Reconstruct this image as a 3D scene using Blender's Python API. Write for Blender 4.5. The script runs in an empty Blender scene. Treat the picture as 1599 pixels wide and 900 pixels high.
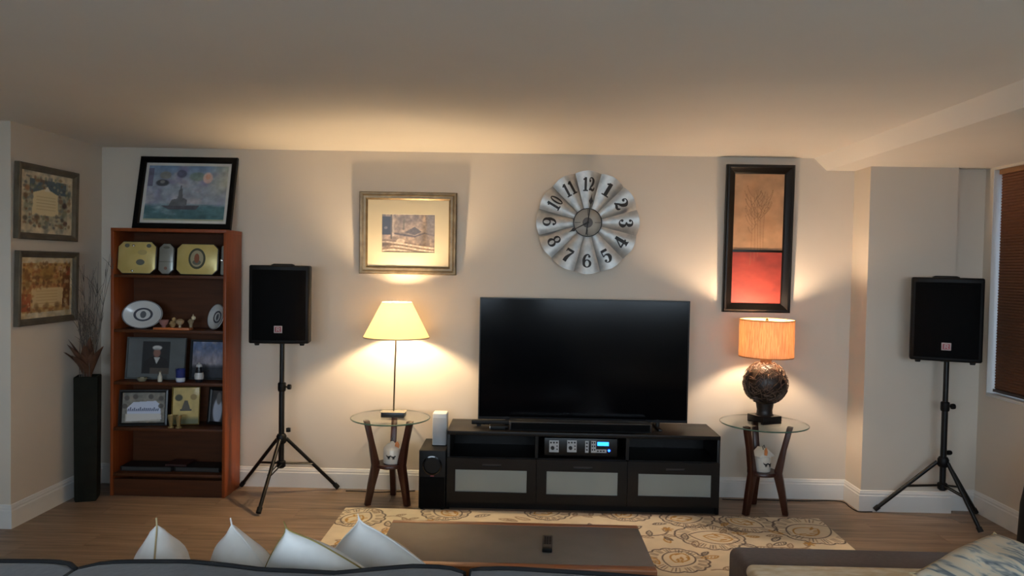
import bpy, bmesh, math, random
import numpy as np
from mathutils import Vector, Matrix

random.seed(7)
S = bpy.context.scene
COL = S.collection
PI = math.pi

# ---------------------------------------------------------------- camera
F, CH, YAW, PITCH, ROLL = 1156.0, 1.606, .0149, .0276, .0183      # focal length in pixels of a 1599 x 900 frame
CP = Vector((0, 0, CH))
fw = Vector((-math.sin(YAW)*math.cos(PITCH), math.cos(YAW)*math.cos(PITCH), -math.sin(PITCH)))
_r0 = Vector((math.cos(YAW), math.sin(YAW), 0)); _u0 = _r0.cross(fw)
rt = _r0*math.cos(ROLL) + _u0*math.sin(ROLL)
up = _u0*math.cos(ROLL) - _r0*math.sin(ROLL)
cam = bpy.data.cameras.new('camera'); co = bpy.data.objects.new('camera', cam); COL.objects.link(co)
cam.sensor_fit = 'HORIZONTAL'; cam.sensor_width = 36; cam.lens = 36*F/1599; cam.clip_start = .05
m = Matrix((rt, up, -fw)).transposed().to_4x4(); m.translation = CP; co.matrix_world = m
S.camera = co
def ray(x, y): return fw + rt*((x-799.5)/F) - up*((y-450)/F)
def FZ(x, y, z=0.0):                      # pixel -> point at height z
    d = ray(x, y); return CP + d*((z-CH)/d.z)
def WY(x, y, Y):                          # pixel -> point on the plane y = Y
    d = ray(x, y); return CP + d*(Y/d.y)

# ---------------------------------------------------------------- world, light, exposure
S.view_settings.view_transform = 'Standard'; S.view_settings.look = 'None'
S.view_settings.gamma = 1; S.view_settings.use_curve_mapping = False
S.view_settings.exposure = 0.36
LAMP_LEFT, LAMP_RIGHT, SKY = 1080, 700, 10
w = bpy.data.worlds.new('dusk_sky'); S.world = w; w.use_nodes = True
bg = w.node_tree.nodes['Background']; bg.inputs[0].default_value = (.66, .78, .92, 1); bg.inputs[1].default_value = SKY
def portal(name, loc, rot, sx, sy):
    l = bpy.data.lights.new(name, 'AREA'); l.shape = 'RECTANGLE'; l.size = sx; l.size_y = sy
    l.cycles.is_portal = True
    o = bpy.data.objects.new(name, l); COL.objects.link(o); o.location = loc; o.rotation_euler = rot
for _x in (-1.55, 1.45): portal('sky_portal_rear', (_x, -1.03, 1.62), (PI/2, 0, 0), 2.5, 1.15)          # daylight through the two windows behind the camera
portal('sky_portal_side', (3.28, 4.1, 1.55), (0, PI/2, 0), 1.6, 1.9)         # daylight behind the pleated shade

# ---------------------------------------------------------------- helpers
def lin(c):
    return tuple(((v/255)/12.92 if v/255 <= .04045 else ((v/255+.055)/1.055)**2.4) for v in c)
def new_mat(name):
    mt = bpy.data.materials.new(name); mt.use_nodes = True
    nt = mt.node_tree; return mt, nt, nt.nodes['Principled BSDF']
def mat(name, c, rough=.5, metal=0., var=.06, scale=14, stretch=(1, 1, 1), bump=0., spec=.5, coat=0., sheen=0., c2=None, detail=3, space='Object'):
    mt, nt, b = new_mat(name); N = nt.nodes; L = nt.links
    c = lin(c)
    tc = N.new('ShaderNodeTexCoord'); mp = N.new('ShaderNodeMapping'); mp.inputs['Scale'].default_value = stretch
    if space == 'World':
        g = N.new('ShaderNodeNewGeometry'); L.new(g.outputs['Position'], mp.inputs[0])
    else: L.new(tc.outputs[space], mp.inputs[0])
    nz = N.new('ShaderNodeTexNoise'); nz.inputs['Scale'].default_value = scale; nz.inputs['Detail'].default_value = detail
    L.new(mp.outputs[0], nz.inputs['Vector'])
    rp = N.new('ShaderNodeValToRGB'); e = rp.color_ramp.elements
    e[0].position = .3; e[1].position = .7
    d = lin(c2) if c2 else tuple(v*(1+var) for v in c)
    a = c if c2 else tuple(v*(1-var) for v in c)
    e[0].color = (*a, 1); e[1].color = (*[min(1, v) for v in d], 1)
    L.new(nz.outputs['Fac'], rp.inputs[0]); L.new(rp.outputs[0], b.inputs['Base Color'])
    b.inputs['Roughness'].default_value = rough; b.inputs['Metallic'].default_value = metal
    b.inputs['Specular IOR Level'].default_value = spec
    if coat: b.inputs['Coat Weight'].default_value = coat; b.inputs['Coat Roughness'].default_value = .15
    if sheen: b.inputs['Sheen Weight'].default_value = sheen
    if bump:
        bp = N.new('ShaderNodeBump'); bp.inputs['Strength'].default_value = bump; bp.inputs['Distance'].default_value = .004
        L.new(nz.outputs['Fac'], bp.inputs['Height']); L.new(bp.outputs[0], b.inputs['Normal'])
    return mt
def print_mat(name, rough=.5, coat=0.):
    mt, nt, b = new_mat(name)
    a = nt.nodes.new('ShaderNodeAttribute'); a.attribute_name = 'Col'
    nt.links.new(a.outputs['Color'], b.inputs['Base Color']); b.inputs['Roughness'].default_value = rough
    b.inputs['Coat Weight'].default_value = coat; b.inputs['Coat Roughness'].default_value = .05
    return mt
def emit(name, c, s):
    mt, nt, b = new_mat(name)
    b.inputs['Base Color'].default_value = (*lin(c), 1)
    b.inputs['Emission Color'].default_value = (*lin(c), 1); b.inputs['Emission Strength'].default_value = s
    return mt
def glass_mat(name, tint, gloss=.05):
    mt, nt, b = new_mat(name); N = nt.nodes; L = nt.links; N.remove(b)
    t = N.new('ShaderNodeBsdfTransparent'); t.inputs[0].default_value = (*tint, 1)
    g = N.new('ShaderNodeBsdfGlossy'); g.inputs['Roughness'].default_value = .02
    fr = N.new('ShaderNodeFresnel'); fr.inputs[0].default_value = 1.5
    ge = N.new('ShaderNodeNewGeometry'); sb = N.new('ShaderNodeMath'); sb.operation = 'SUBTRACT'; sb.inputs[0].default_value = 1; L.new(ge.outputs['Backfacing'], sb.inputs[1])
    mu = N.new('ShaderNodeMath'); mu.operation = 'MULTIPLY'; L.new(fr.outputs[0], mu.inputs[0]); L.new(sb.outputs[0], mu.inputs[1])
    mx = N.new('ShaderNodeMixShader'); L.new(mu.outputs[0], mx.inputs[0]); L.new(t.outputs[0], mx.inputs[1]); L.new(g.outputs[0], mx.inputs[2])
    L.new(mx.outputs[0], N['Material Output'].inputs[0]); return mt
def shade_mat(name, c, tr, mixf, stretch=None, c2=None):
    mt, nt, b = new_mat(name); N = nt.nodes; L = nt.links; N.remove(b)
    d = N.new('ShaderNodeBsdfDiffuse'); t = N.new('ShaderNodeBsdfTranslucent'); mx = N.new('ShaderNodeMixShader'); mx.inputs[0].default_value = mixf
    d.inputs[0].default_value = (*lin(c), 1); t.inputs[0].default_value = (*lin(tr), 1)
    tc = N.new('ShaderNodeTexCoord'); mp = N.new('ShaderNodeMapping'); mp.inputs['Scale'].default_value = stretch or (1, 1, 1)
    nz = N.new('ShaderNodeTexNoise'); nz.inputs['Scale'].default_value = 30; nz.inputs['Detail'].default_value = 2; nz.inputs['Distortion'].default_value = .6
    L.new(tc.outputs['Object'], mp.inputs[0]); L.new(mp.outputs[0], nz.inputs['Vector'])
    rp = N.new('ShaderNodeValToRGB'); rp.color_ramp.elements[0].position = .38; rp.color_ramp.elements[1].position = .6
    rp.color_ramp.elements[0].color = (*lin(c2 or tr), 1); rp.color_ramp.elements[1].color = (*lin(tr), 1)
    L.new(nz.outputs['Fac'], rp.inputs[0]); L.new(rp.outputs[0], t.inputs[0])
    L.new(d.outputs[0], mx.inputs[1]); L.new(t.outputs[0], mx.inputs[2]); L.new(mx.outputs[0], N['Material Output'].inputs[0]); return mt

class MB:
    def __init__(s): s.v = []; s.f = []
    def add(s, vs, fs):
        o = len(s.v); s.v += [tuple(v) for v in vs]; s.f += [tuple(i+o for i in f) for f in fs]; return s
    def box(s, x0, x1, y0, y1, z0, z1, M=None):
        vs = [Vector((x, y, z)) for z in (z0, z1) for y in (y0, y1) for x in (x0, x1)]
        if M: vs = [M @ v for v in vs]
        return s.add(vs, [(0, 2, 3, 1), (4, 5, 7, 6), (0, 1, 5, 4), (2, 6, 7, 3), (0, 4, 6, 2), (1, 3, 7, 5)])
    def lathe(s, prof, seg=32, c=(0, 0, 0), M=None, arc=2*PI):
        vs = []; n = len(prof)
        for k in range(seg):
            a = arc*k/seg
            for r, z in prof: vs.append(Vector((c[0]+r*math.cos(a), c[1]+r*math.sin(a), c[2]+z)))
        if M: vs = [M @ v for v in vs]
        fs = []
        for k in range(seg):
            k2 = (k+1) % seg
            for j in range(n-1): fs.append((k*n+j, k2*n+j, k2*n+j+1, k*n+j+1))
        if prof[0][0] > 1e-6: fs.append(tuple(k*n for k in range(seg))[::-1])
        if prof[-1][0] > 1e-6: fs.append(tuple(k*n+n-1 for k in range(seg)))
        return s.add(vs, fs)
    def shell(s, prof, seg=48, c=(0, 0, 0)):             # closed ring profile, no caps
        vs = []; n = len(prof)
        for k in range(seg):
            a = 2*PI*k/seg
            for r, z in prof: vs.append((c[0]+r*math.cos(a), c[1]+r*math.sin(a), c[2]+z))
        return s.add(vs, [(k*n+j, ((k+1) % seg)*n+j, ((k+1) % seg)*n+(j+1) % n, k*n+(j+1) % n) for k in range(seg) for j in range(n)])
    def tube(s, pts, r, seg=8, closed=False):
        pts = [Vector(p) for p in pts]; n = len(pts); rs = r if isinstance(r, (list, tuple)) else [r]*n
        vs = []; prev = None
        for i, p in enumerate(pts):
            if closed: t = pts[(i+1) % n]-pts[i-1]
            else: t = pts[min(i+1, n-1)]-pts[max(i-1, 0)]
            t.normalize()
            if prev is None: a = t.orthogonal().normalized()
            else: a = (prev - t*prev.dot(t)).normalized()
            prev = a; b = t.cross(a)
            for k in range(seg):
                q = 2*PI*k/seg; vs.append(p + (a*math.cos(q)+b*math.sin(q))*rs[i])
        fs = []
        for i in range(n if closed else n-1):
            j = (i+1) % n
            for k in range(seg):
                k2 = (k+1) % seg; fs.append((i*seg+k, i*seg+k2, j*seg+k2, j*seg+k))
        if not closed: fs += [tuple(range(seg))[::-1], tuple((n-1)*seg+k for k in range(seg))]
        return s.add(vs, fs)
    def prism(s, poly, y0, y1, M=None):                   # polygon in x/z pushed along y
        n = len(poly); vs = [Vector((x, y0, z)) for x, z in poly]+[Vector((x, y1, z)) for x, z in poly]
        if M: vs = [M @ v for v in vs]
        return s.add(vs, [tuple(range(n)), tuple(range(n, 2*n))[::-1]]+[(i, n+i, n+(i+1) % n, (i+1) % n) for i in range(n)])
    def slab(s, poly, z0, z1):                            # polygon in x/y pushed along z
        n = len(poly); vs = [(x, y, z0) for x, y in poly]+[(x, y, z1) for x, y in poly]
        return s.add(vs, [tuple(range(n))[::-1], tuple(range(n, 2*n))]+[(i, (i+1) % n, n+(i+1) % n, n+i) for i in range(n)])
    def rings(s, rings, cap=True, closed=False):          # loft equal-length closed rings
        n = len(rings[0]); vs = [p for r in rings for p in r]; fs = []
        for i in range(len(rings) if closed else len(rings)-1):
            j = (i+1) % len(rings)
            for k in range(n): fs.append((i*n+k, i*n+(k+1) % n, j*n+(k+1) % n, j*n+k))
        if cap and not closed: fs += [tuple(range(n))[::-1], tuple((len(rings)-1)*n+k for k in range(n))]
        return s.add(vs, fs)
    def frame(s, x0, x1, z0, z1, prof, M=None):           # profile of (inset, y) swept round a rectangle
        rings = []
        for i, y in prof: rings.append([Vector((x0+i, y, z0+i)), Vector((x1-i, y, z0+i)), Vector((x1-i, y, z1-i)), Vector((x0+i, y, z1-i))])
        if M: rings = [[M @ v for v in r] for r in rings]
        return s.rings(rings, closed=True)
    def mesh(s, name, bevel=0., seg=2, smooth=False, ang=.7):
        me = bpy.data.meshes.new(name); me.from_pydata(s.v, [], s.f)
        bm = bmesh.new(); bm.from_mesh(me)
        bmesh.ops.recalc_face_normals(bm, faces=bm.faces[:])
        if bevel:
            es = [e for e in bm.edges if len(e.link_faces) == 2 and e.calc_face_angle(0) > .5]
            bmesh.ops.bevel(bm, geom=es, offset=bevel, segments=seg, profile=.5, affect='EDGES', clamp_overlap=True)
        bm.to_mesh(me); bm.free()
        if smooth or bevel:
            for p in me.polygons: p.use_smooth = True
            me.set_sharp_from_angle(angle=ang)
        return me
    def build(s, name, mt, parent=None, **k):
        return link(name, s.mesh(name, **k), mt, parent)
def link(name, me, mt, parent=None):
    o = bpy.data.objects.new(name, me); COL.objects.link(o)
    if mt and not me.materials: me.materials.append(mt)
    if parent: o.parent = parent
    return o
def tag(o, label, cat, group=None, kind=None):
    o['label'] = label; o['category'] = cat
    if group: o['group'] = group
    if kind: o['kind'] = kind
    return o
def thing(name, label, cat, loc=(0, 0, 0), rot=(0, 0, 0), group=None):
    o = bpy.data.objects.new(name, None); COL.objects.link(o); o.empty_display_size = .05
    o.location = loc; o.rotation_euler = rot
    return tag(o, label, cat, group)
def struct(o): o['kind'] = 'structure'; return o
def RX(a): return Matrix.Rotation(a, 4, 'X')
def RY(a): return Matrix.Rotation(a, 4, 'Y')
def RZ(a): return Matrix.Rotation(a, 4, 'Z')
def T(x, y, z): return Matrix.Translation((x, y, z))

# flat prints: a small painter whose picture becomes a vertex-coloured sheet
rng = np.random.default_rng(3)
def vnoise(nx, ny, cx, cy, seed=0, octs=3):
    g = np.random.default_rng(seed); out = np.zeros((ny, nx)); amp = 1; tot = 0
    for o in range(octs):
        a, b = int(cx*2**o)+2, int(cy*2**o)+2
        t = g.random((b, a)); X = np.linspace(0, a-1.001, nx); Y = np.linspace(0, b-1.001, ny)
        xi = X.astype(int); yi = Y.astype(int); fx = X-xi; fy = Y-yi; fx = fx*fx*(3-2*fx); fy = (fy*fy*(3-2*fy))[:, None]
        r0 = t[yi][:, xi]*(1-fx)+t[yi][:, xi+1]*fx; r1 = t[yi+1][:, xi]*(1-fx)+t[yi+1][:, xi+1]*fx
        out += amp*(r0*(1-fy)+r1*fy); tot += amp; amp *= .5
    return out/tot
class Canvas:                                             # coordinates in metres, origin lower left
    def __init__(s, w, h, nx, bgc):
        s.w, s.h, s.nx = w, h, nx; s.ny = max(2, int(round(nx*h/w))); s.a = np.ones((s.ny, s.nx, 3))*np.array(bgc, float)
        s.X, s.Y = np.meshgrid(np.linspace(0, w, s.nx), np.linspace(0, h, s.ny))
    def mix(s, m, c):
        s.a += (np.array(c, float)-s.a)*np.clip(m, 0, 1)[..., None]
    def noise(s, cx, cy, amp, seed=1, octs=3, c=None):
        n = (vnoise(s.nx, s.ny, cx, cy, seed, octs)-.5)*2
        if c is None: s.a *= (1+amp*n)[..., None]
        else: s.mix(np.clip(n*amp, 0, 1), c)
    def blob(s, x, y, rx, ry, c, al=1, soft=.3):
        d = np.sqrt(((s.X-x)/rx)**2+((s.Y-y)/ry)**2); s.mix(al*np.clip((1-d)/soft+.5, 0, 1), c)
    def rect(s, x0, x1, y0, y1, c, al=1): s.mix(al*((s.X >= x0) & (s.X <= x1) & (s.Y >= y0) & (s.Y <= y1)), c)
    def poly(s, pts, c, al=1):
        inside = np.zeros(s.X.shape, bool); n = len(pts)
        for i in range(n):
            (x0, y0), (x1, y1) = pts[i], pts[(i+1) % n]
            if y0 == y1: continue
            inside ^= ((s.Y > min(y0, y1)) & (s.Y <= max(y0, y1)) & (s.X < (s.Y-y0)*(x1-x0)/(y1-y0)+x0))
        s.mix(al*inside, c)
    def stroke(s, pts, wd, c, al=1):
        dx = s.w/(s.nx-1); dy = s.h/(s.ny-1)
        for (x0, y0), (x1, y1) in zip(pts[:-1], pts[1:]):
            a = max(0, int((min(x0, x1)-wd*2)/dx)-1); b = min(s.nx, int((max(x0, x1)+wd*2)/dx)+2)
            cc = max(0, int((min(y0, y1)-wd*2)/dy)-1); d = min(s.ny, int((max(y0, y1)+wd*2)/dy)+2)
            if a >= b or cc >= d: continue
            X = s.X[cc:d, a:b]; Y = s.Y[cc:d, a:b]; l2 = (x1-x0)**2+(y1-y0)**2+1e-12
            t = np.clip(((X-x0)*(x1-x0)+(Y-y0)*(y1-y0))/l2, 0, 1)
            q = np.sqrt((X-x0-t*(x1-x0))**2+(Y-y0-t*(y1-y0))**2)
            k = al*np.clip((wd-q)/max(dx, wd*.3)+.5, 0, 1); s.a[cc:d, a:b] += (np.array(c, float)-s.a[cc:d, a:b])*k[..., None]
    def sheet(s, name, mt, parent, x0, y, z0, flat=False, warp=None):
        X = (s.X+x0).ravel(); Z = (s.Y+(z0 if not flat else y)).ravel()
        vs = np.stack([X, np.full_like(X, y), Z], 1) if not flat else np.stack([X, Z, np.full_like(X, z0)], 1)
        nx, ny = s.nx, s.ny; i = (np.arange(ny-1)[:, None]*nx+np.arange(nx-1)).ravel()
        fs = np.stack([i, i+1, i+nx+1, i+nx], 1)
        me = bpy.data.meshes.new(name)
        me.vertices.add(len(vs)); me.vertices.foreach_set('co', vs.ravel().astype(np.float32))
        me.loops.add(fs.size); me.loops.foreach_set('vertex_index', fs.ravel().astype(np.int32))
        me.polygons.add(len(fs)); me.polygons.foreach_set('loop_start', (np.arange(len(fs))*4).astype(np.int32))
        me.polygons.foreach_set('loop_total', np.full(len(fs), 4, np.int32))
        me.update(calc_edges=True)
        c = np.clip(s.a.reshape(-1, 3)/255, 0, 1); c = np.where(c <= .04045, c/12.92, ((c+.055)/1.055)**2.4)
        at = me.color_attributes.new('Col', 'FLOAT_COLOR', 'POINT')
        at.data.foreach_set('color', np.concatenate([c, np.ones((len(c), 1))], 1).ravel().astype(np.float32))
        return link(name, me, mt, parent)

# ---------------------------------------------------------------- materials
M_WALL = mat('greige_wall_paint', (210, 199, 184), .75, var=.015, scale=3, space='World')
M_CEIL = mat('ceiling_paint', (232, 226, 217), .85, var=.012, scale=3, space='World')
M_TRIM = mat('white_trim_paint', (222, 220, 216), .4, var=.01)
M_BLACK = mat('black_plastic', (9, 9, 10), .5, var=.1, spec=.25)
M_BLACKM = mat('black_metal', (12, 12, 13), .38, var=.1, spec=.4)
M_GRILLE = mat('speaker_grille', (5, 5, 6), .8, var=.2, scale=400, bump=.2, spec=.12)
M_RUB = mat('black_rubber', (12, 12, 12), .8)
M_STAND = mat('black_brown_laminate', (19, 17, 16), .42, var=.12, scale=8, stretch=(.4, 5, 5), spec=.25)
M_FROST = mat('frosted_glass', (138, 146, 144), .3, var=.03, scale=6, spec=.5)
M_BOOK = mat('cherry_veneer', (126, 60, 25), .4, var=.22, scale=5, stretch=(9, 9, .7), c2=(144, 71, 31), spec=.35)
M_BOOK_SHADED = mat('dark_cherry_board', (70, 38, 19), .5, var=.2, scale=5, stretch=(.7, 9, 9), c2=(84, 46, 23), spec=.25)  # darkened cherry: the shade inside the bookcase is put into this colour
M_LEG = mat('walnut_leg', (62, 30, 19), .35, var=.25, scale=6, stretch=(8, 8, 1))
M_TABLEW = mat('table_walnut', (150, 92, 54), .35, var=.25, scale=5, stretch=(1, 10, 10))
M_GLASS = glass_mat('table_glass', (.95, .98, .965))
M_EDGE = mat('green_glass_edge', (60, 92, 82), .15, spec=.8)
M_PANE = glass_mat('window_glass', (.95, .97, .97))
M_PRINT = print_mat('paper_print', .55, .25)
M_RUGP = print_mat('rug_print', .95)
M_CERAM = mat('white_ceramic', (214, 208, 198), .25, var=.03, spec=.6)
M_MARK = mat('black_print', (24, 22, 24), .6)

# ---------------------------------------------------------------- room shell
XL, XR, YW, YP, YR, H, HS = -3.022, 3.117, 5.26, 5.016, 5.075, 2.413, 2.328
YB, XO = -1.0, -4.9                                    # rear wall, far left wall
def wood_floor():
    mt, nt, b = new_mat('plank_floor'); N = nt.nodes; L = nt.links
    g = N.new('ShaderNodeNewGeometry'); oi = N.new('ShaderNodeObjectInfo')
    ad = N.new('ShaderNodeVectorMath'); ad.operation = 'MULTIPLY_ADD'; ad.inputs[1].default_value = (1, 1, 1)
    cb = N.new('ShaderNodeCombineXYZ'); ml = N.new('ShaderNodeMath'); ml.operation = 'MULTIPLY'; ml.inputs[1].default_value = 37
    L.new(oi.outputs['Random'], ml.inputs[0]); L.new(ml.outputs[0], cb.inputs[0]); L.new(ml.outputs[0], cb.inputs[2])
    L.new(g.outputs['Position'], ad.inputs[0]); L.new(cb.outputs[0], ad.inputs[2])
    mp = N.new('ShaderNodeMapping'); mp.inputs['Scale'].default_value = (.9, 14, 1); L.new(ad.outputs[0], mp.inputs[0])
    nz = N.new('ShaderNodeTexNoise'); nz.inputs['Scale'].default_value = 2.2; nz.inputs['Detail'].default_value = 5; nz.inputs['Roughness'].default_value = .62
    L.new(mp.outputs[0], nz.inputs['Vector'])
    rp = N.new('ShaderNodeValToRGB'); e = rp.color_ramp.elements
    e[0].position = .28; e[0].color = (*lin((100, 83, 70)), 1); e[1].position = .75; e[1].color = (*lin((160, 136, 114)), 1)
    L.new(nz.outputs['Fac'], rp.inputs[0])
    hs = N.new('ShaderNodeHueSaturation'); mr = N.new('ShaderNodeMapRange'); mr.inputs[3].default_value = .86; mr.inputs[4].default_value = 1.12
    L.new(oi.outputs['Random'], mr.inputs[0]); L.new(mr.outputs[0], hs.inputs['Value']); L.new(rp.outputs[0], hs.inputs['Color'])
    L.new(hs.outputs[0], b.inputs['Base Color']); b.inputs['Roughness'].default_value = .42
    bp = N.new('ShaderNodeBump'); bp.inputs['Strength'].default_value = .12; bp.inputs['Distance'].default_value = .003
    L.new(nz.outputs['Fac'], bp.inputs['Height']); L.new(bp.outputs[0], b.inputs['Normal'])
    return mt
M_FLOOR = wood_floor()
fl = struct(MB().box(XO-.1, XR+.2, YB-.1, YW+.1, -.12, -.006).box(XO, XR, YB, 2.3, -.006, 0).box(XO, -3.5, 2.3, 4.32, -.006, 0).build('floor', M_FLOOR))
pk = MB().box(0, 1, 0, 1, -.0055, 0).mesh('plank'); pk.materials.append(M_FLOOR)
row, PWD, PLN = 0, .178, 1.22
y = 2.3
while y < YW:
    x0, x1 = (-3.5 if y < 4.32-PWD else XL), XR
    x = x0 - random.uniform(.1, 1.0)
    while x < x1:
        a, b = max(x, x0), min(x+PLN, x1)
        if b-a > .03:
            o = bpy.data.objects.new('plank', pk); COL.objects.link(o); o.parent = fl
            o.location = (a+.0008, y+.0008, 0); o.scale = (b-a-.0016, min(PWD, YW-y)-.0016, 1)
        x += PLN
    y += PWD
struct(MB().box(XO-.1, XR+.2, YB-.1, YW+.1, H, H+.12).build('ceiling', M_CEIL))
struct(MB().prism([(2.028, H), (2.118, HS), (XR+.15, HS), (XR+.15, H)], YB, YW).build('ceiling_soffit', M_CEIL))
struct(MB().box(XL-.1, XR+.2, YW, YW+.12, 0, H).build('wall_back', M_WALL))
struct(MB().box(XL-.12, XL, 4.32, YW, 0, H).build('wall_left', M_WALL))
struct(MB().box(XO, XL-.12, 4.32, 4.44, 0, H).build('wall_left_return', M_WALL))
struct(MB().box(XO-.12, XO, YB, 4.44, 0, H).build('wall_far_left', M_WALL))
struct(MB().box(2.315, 2.902, YP, YW, 0, HS).build('wall_column', M_WALL))
struct(MB().box(2.902, XR+.15, YR, YW, 0, HS).build('wall_recess', M_WALL))
WZ0, WZ1, WYA, WYB = .828, 2.312, 3.25, 4.985           # opening in the right wall
struct(MB().box(XR, XR+.16, YB, WYA, 0, HS).box(XR, XR+.16, WYA, WYB, 0, WZ0-.022).box(XR, XR+.16, WYB, YR, 0, HS).box(XR, XR+.16, WYA, WYB, WZ1, HS).build('wall_right', M_WALL))
RW = [(-2.75, -.35), (.25, 2.65)]; RZ0, RZ1 = 1.08, 2.16
struct(MB().box(XO, XR, YB-.12, YB, 0, RZ0).box(XO, XR, YB-.12, YB, RZ1, H).box(XO, RW[0][0], YB-.12, YB, RZ0, RZ1).box(RW[0][1], RW[1][0], YB-.12, YB, RZ0, RZ1).box(RW[1][1], XR, YB-.12, YB, RZ0, RZ1).build('wall_rear', M_WALL))
for k, (a, b) in enumerate(RW):                          # windows behind the camera
    o = struct(MB().frame(a, b, RZ0, RZ1, [(0, -.1+YB), (.05, -.1+YB), (.05, -.03+YB), (0, -.03+YB)]).box((a+b)/2-.025, (a+b)/2+.025, YB-.1, YB-.03, RZ0+.05, RZ1-.05).build('window_%d' % (k+2), M_TRIM))
    for c, d in ((a+.05, (a+b)/2-.025), ((a+b)/2+.025, b-.05)): MB().box(c, d, YB-.068, YB-.06, RZ0+.05, RZ1-.05).build('pane', M_PANE, o)
struct(MB().box(XR+1.0, XR+1.2, -4, 9, -.15, 5.0).build('wall_neighbour', mat('slate_render', (92, 98, 112), .9, var=.08, scale=2, space='World')))  # unseen wall added outside to cut the daylight at the side window
struct(MB().box(-40, 40, -45, 45, -.30, -.15).build('ground', mat('paving', (190, 190, 188), .95, var=.1, scale=1.5, space='World')))  # unseen plane added to block sky below the horizon and bounce daylight indoors
# side window with pleated shade
wn = struct(MB().frame(0, WYB-WYA, WZ0, WZ1, [(0, 0), (.05, 0), (.05, .05), (0, .05)]).build('window_1', M_TRIM))
wn.location = (XR+.155, WYA, 0); wn.rotation_euler = (0, 0, PI/2)
MB().box(.05, WYB-WYA-.05, .02, .028, WZ0+.05, WZ1-.05).build('pane', M_PANE, wn)
MB().box(-.02, WYB-WYA, -.02, .165, WZ0-.022, WZ0).build('window_sill', M_TRIM, wn, bevel=.004)
MB().box(WYB-WYA-.006, WYB-WYA, -.002, .16, WZ0, WZ1).build('window_jamb', M_TRIM, wn)

# baseboards: one profile, mitred round the corners
BP = [(0, 0), (.016, 0), (.016, .105), (.012, .112), (.012, .122), (.008, .130), (.006, .138), (0, .142)]
path = [(XO, 4.32), (XL, 4.32), (XL, YW), (2.315, YW), (2.315, YP), (2.902, YP), (2.902, YR), (XR, YR), (XR, YB)]
rings = []
for i, p in enumerate(path):
    p = Vector(p); ns = []
    for a, b in ((i-1, i), (i, i+1)):
        if a < 0 or b >= len(path): continue
        d = (Vector(path[b])-Vector(path[a])).normalized(); ns.append(Vector((d.y, -d.x)))
    n = ns[0] if len(ns) == 1 else (ns[0]+ns[1])/(1+ns[0].dot(ns[1]))
    rings.append([(p.x+n.x*o, p.y+n.y*o, z) for o, z in BP])
for nm, a, b in (('baseboard_left', 0, 2), ('baseboard_back', 2, 3), ('baseboard_column', 3, 6), ('baseboard_right', 6, 8)):
    struct(MB().rings(rings[a:b+1]).build(nm, M_TRIM))

# ---------------------------------------------------------------- pleated shade in the side window
M_SHADE = mat('brown_pleated_fabric', (112, 70, 44), .8, var=.08, scale=40)
sh = thing('window_shade', 'brown pleated window shade pulled down in the right-hand window', 'blind', (XR+.035, 0, 0))
ya, yb, z0, z1 = WYA+.03, WYB-.028, WZ0+.03, WZ1-.03
n = 150; pl = []
for i in range(n+1): pl.append(((-.004 if i % 2 else .004), z0+(z1-z0)*i/n))
vs = [(x, yy, z) for yy in (ya, yb) for x, z in pl]
MB().add(vs, [(i, i+1, n+2+i, n+1+i) for i in range(n)]).build('pleated_fabric', M_SHADE, sh)
MB().box(-.018, .018, ya-.005, yb+.005, z1-.002, WZ1-.001).build('head_rail', mat('tan_rail', (150, 106, 66), .5), sh, bevel=.002)
MB().box(-.014, .014, ya, yb, z0-.018, z0).build('bottom_rail', mat('brown_rail', (70, 46, 34), .5), sh, bevel=.002)

# ---------------------------------------------------------------- rug
RX0, RX1, RY0, RY1 = -1.138, 1.952, 2.40, 4.81
cv = Canvas(RX1-RX0, RY1-RY0, 680, (214, 203, 182))
cv.noise(40, 32, .05, 5); cv.noise(6, 5, .035, 9)
GR, GD, TN = (98, 88, 86), (176, 134, 72), (146, 126, 108)
def bez(p0, p1, p2, p3, n=14):
    return [tuple((1-t)**3*np.array(p0)+3*(1-t)**2*t*np.array(p1)+3*(1-t)*t*t*np.array(p2)+t**3*np.array(p3)) for t in np.linspace(0, 1, n)]
def loc(x, y, a):
    ca, sa = math.cos(a), math.sin(a); return lambda u, v: (x+u*ca-v*sa, y+u*sa+v*ca)
def leaf(x, y, a, L, c, wd=.0045, hatch=5):               # curled leaf with veins
    R = loc(x, y, a)
    cv.stroke(bez(R(0, 0), R(L*.2, L*.36), R(L*.7, L*.34), R(L, L*.05)), wd, c); cv.stroke(bez(R(0, 0), R(L*.25, -L*.18), R(L*.7, -L*.14), R(L, L*.05)), wd, c)
    for k in range(hatch):
        q = .18+.6*k/hatch; cv.stroke(bez(R(L*q, 0), R(L*(q+.04), L*.06), R(L*(q+.08), L*.12), R(L*(q+.13), L*.17), 5), wd*.7, c, .85)
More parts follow.
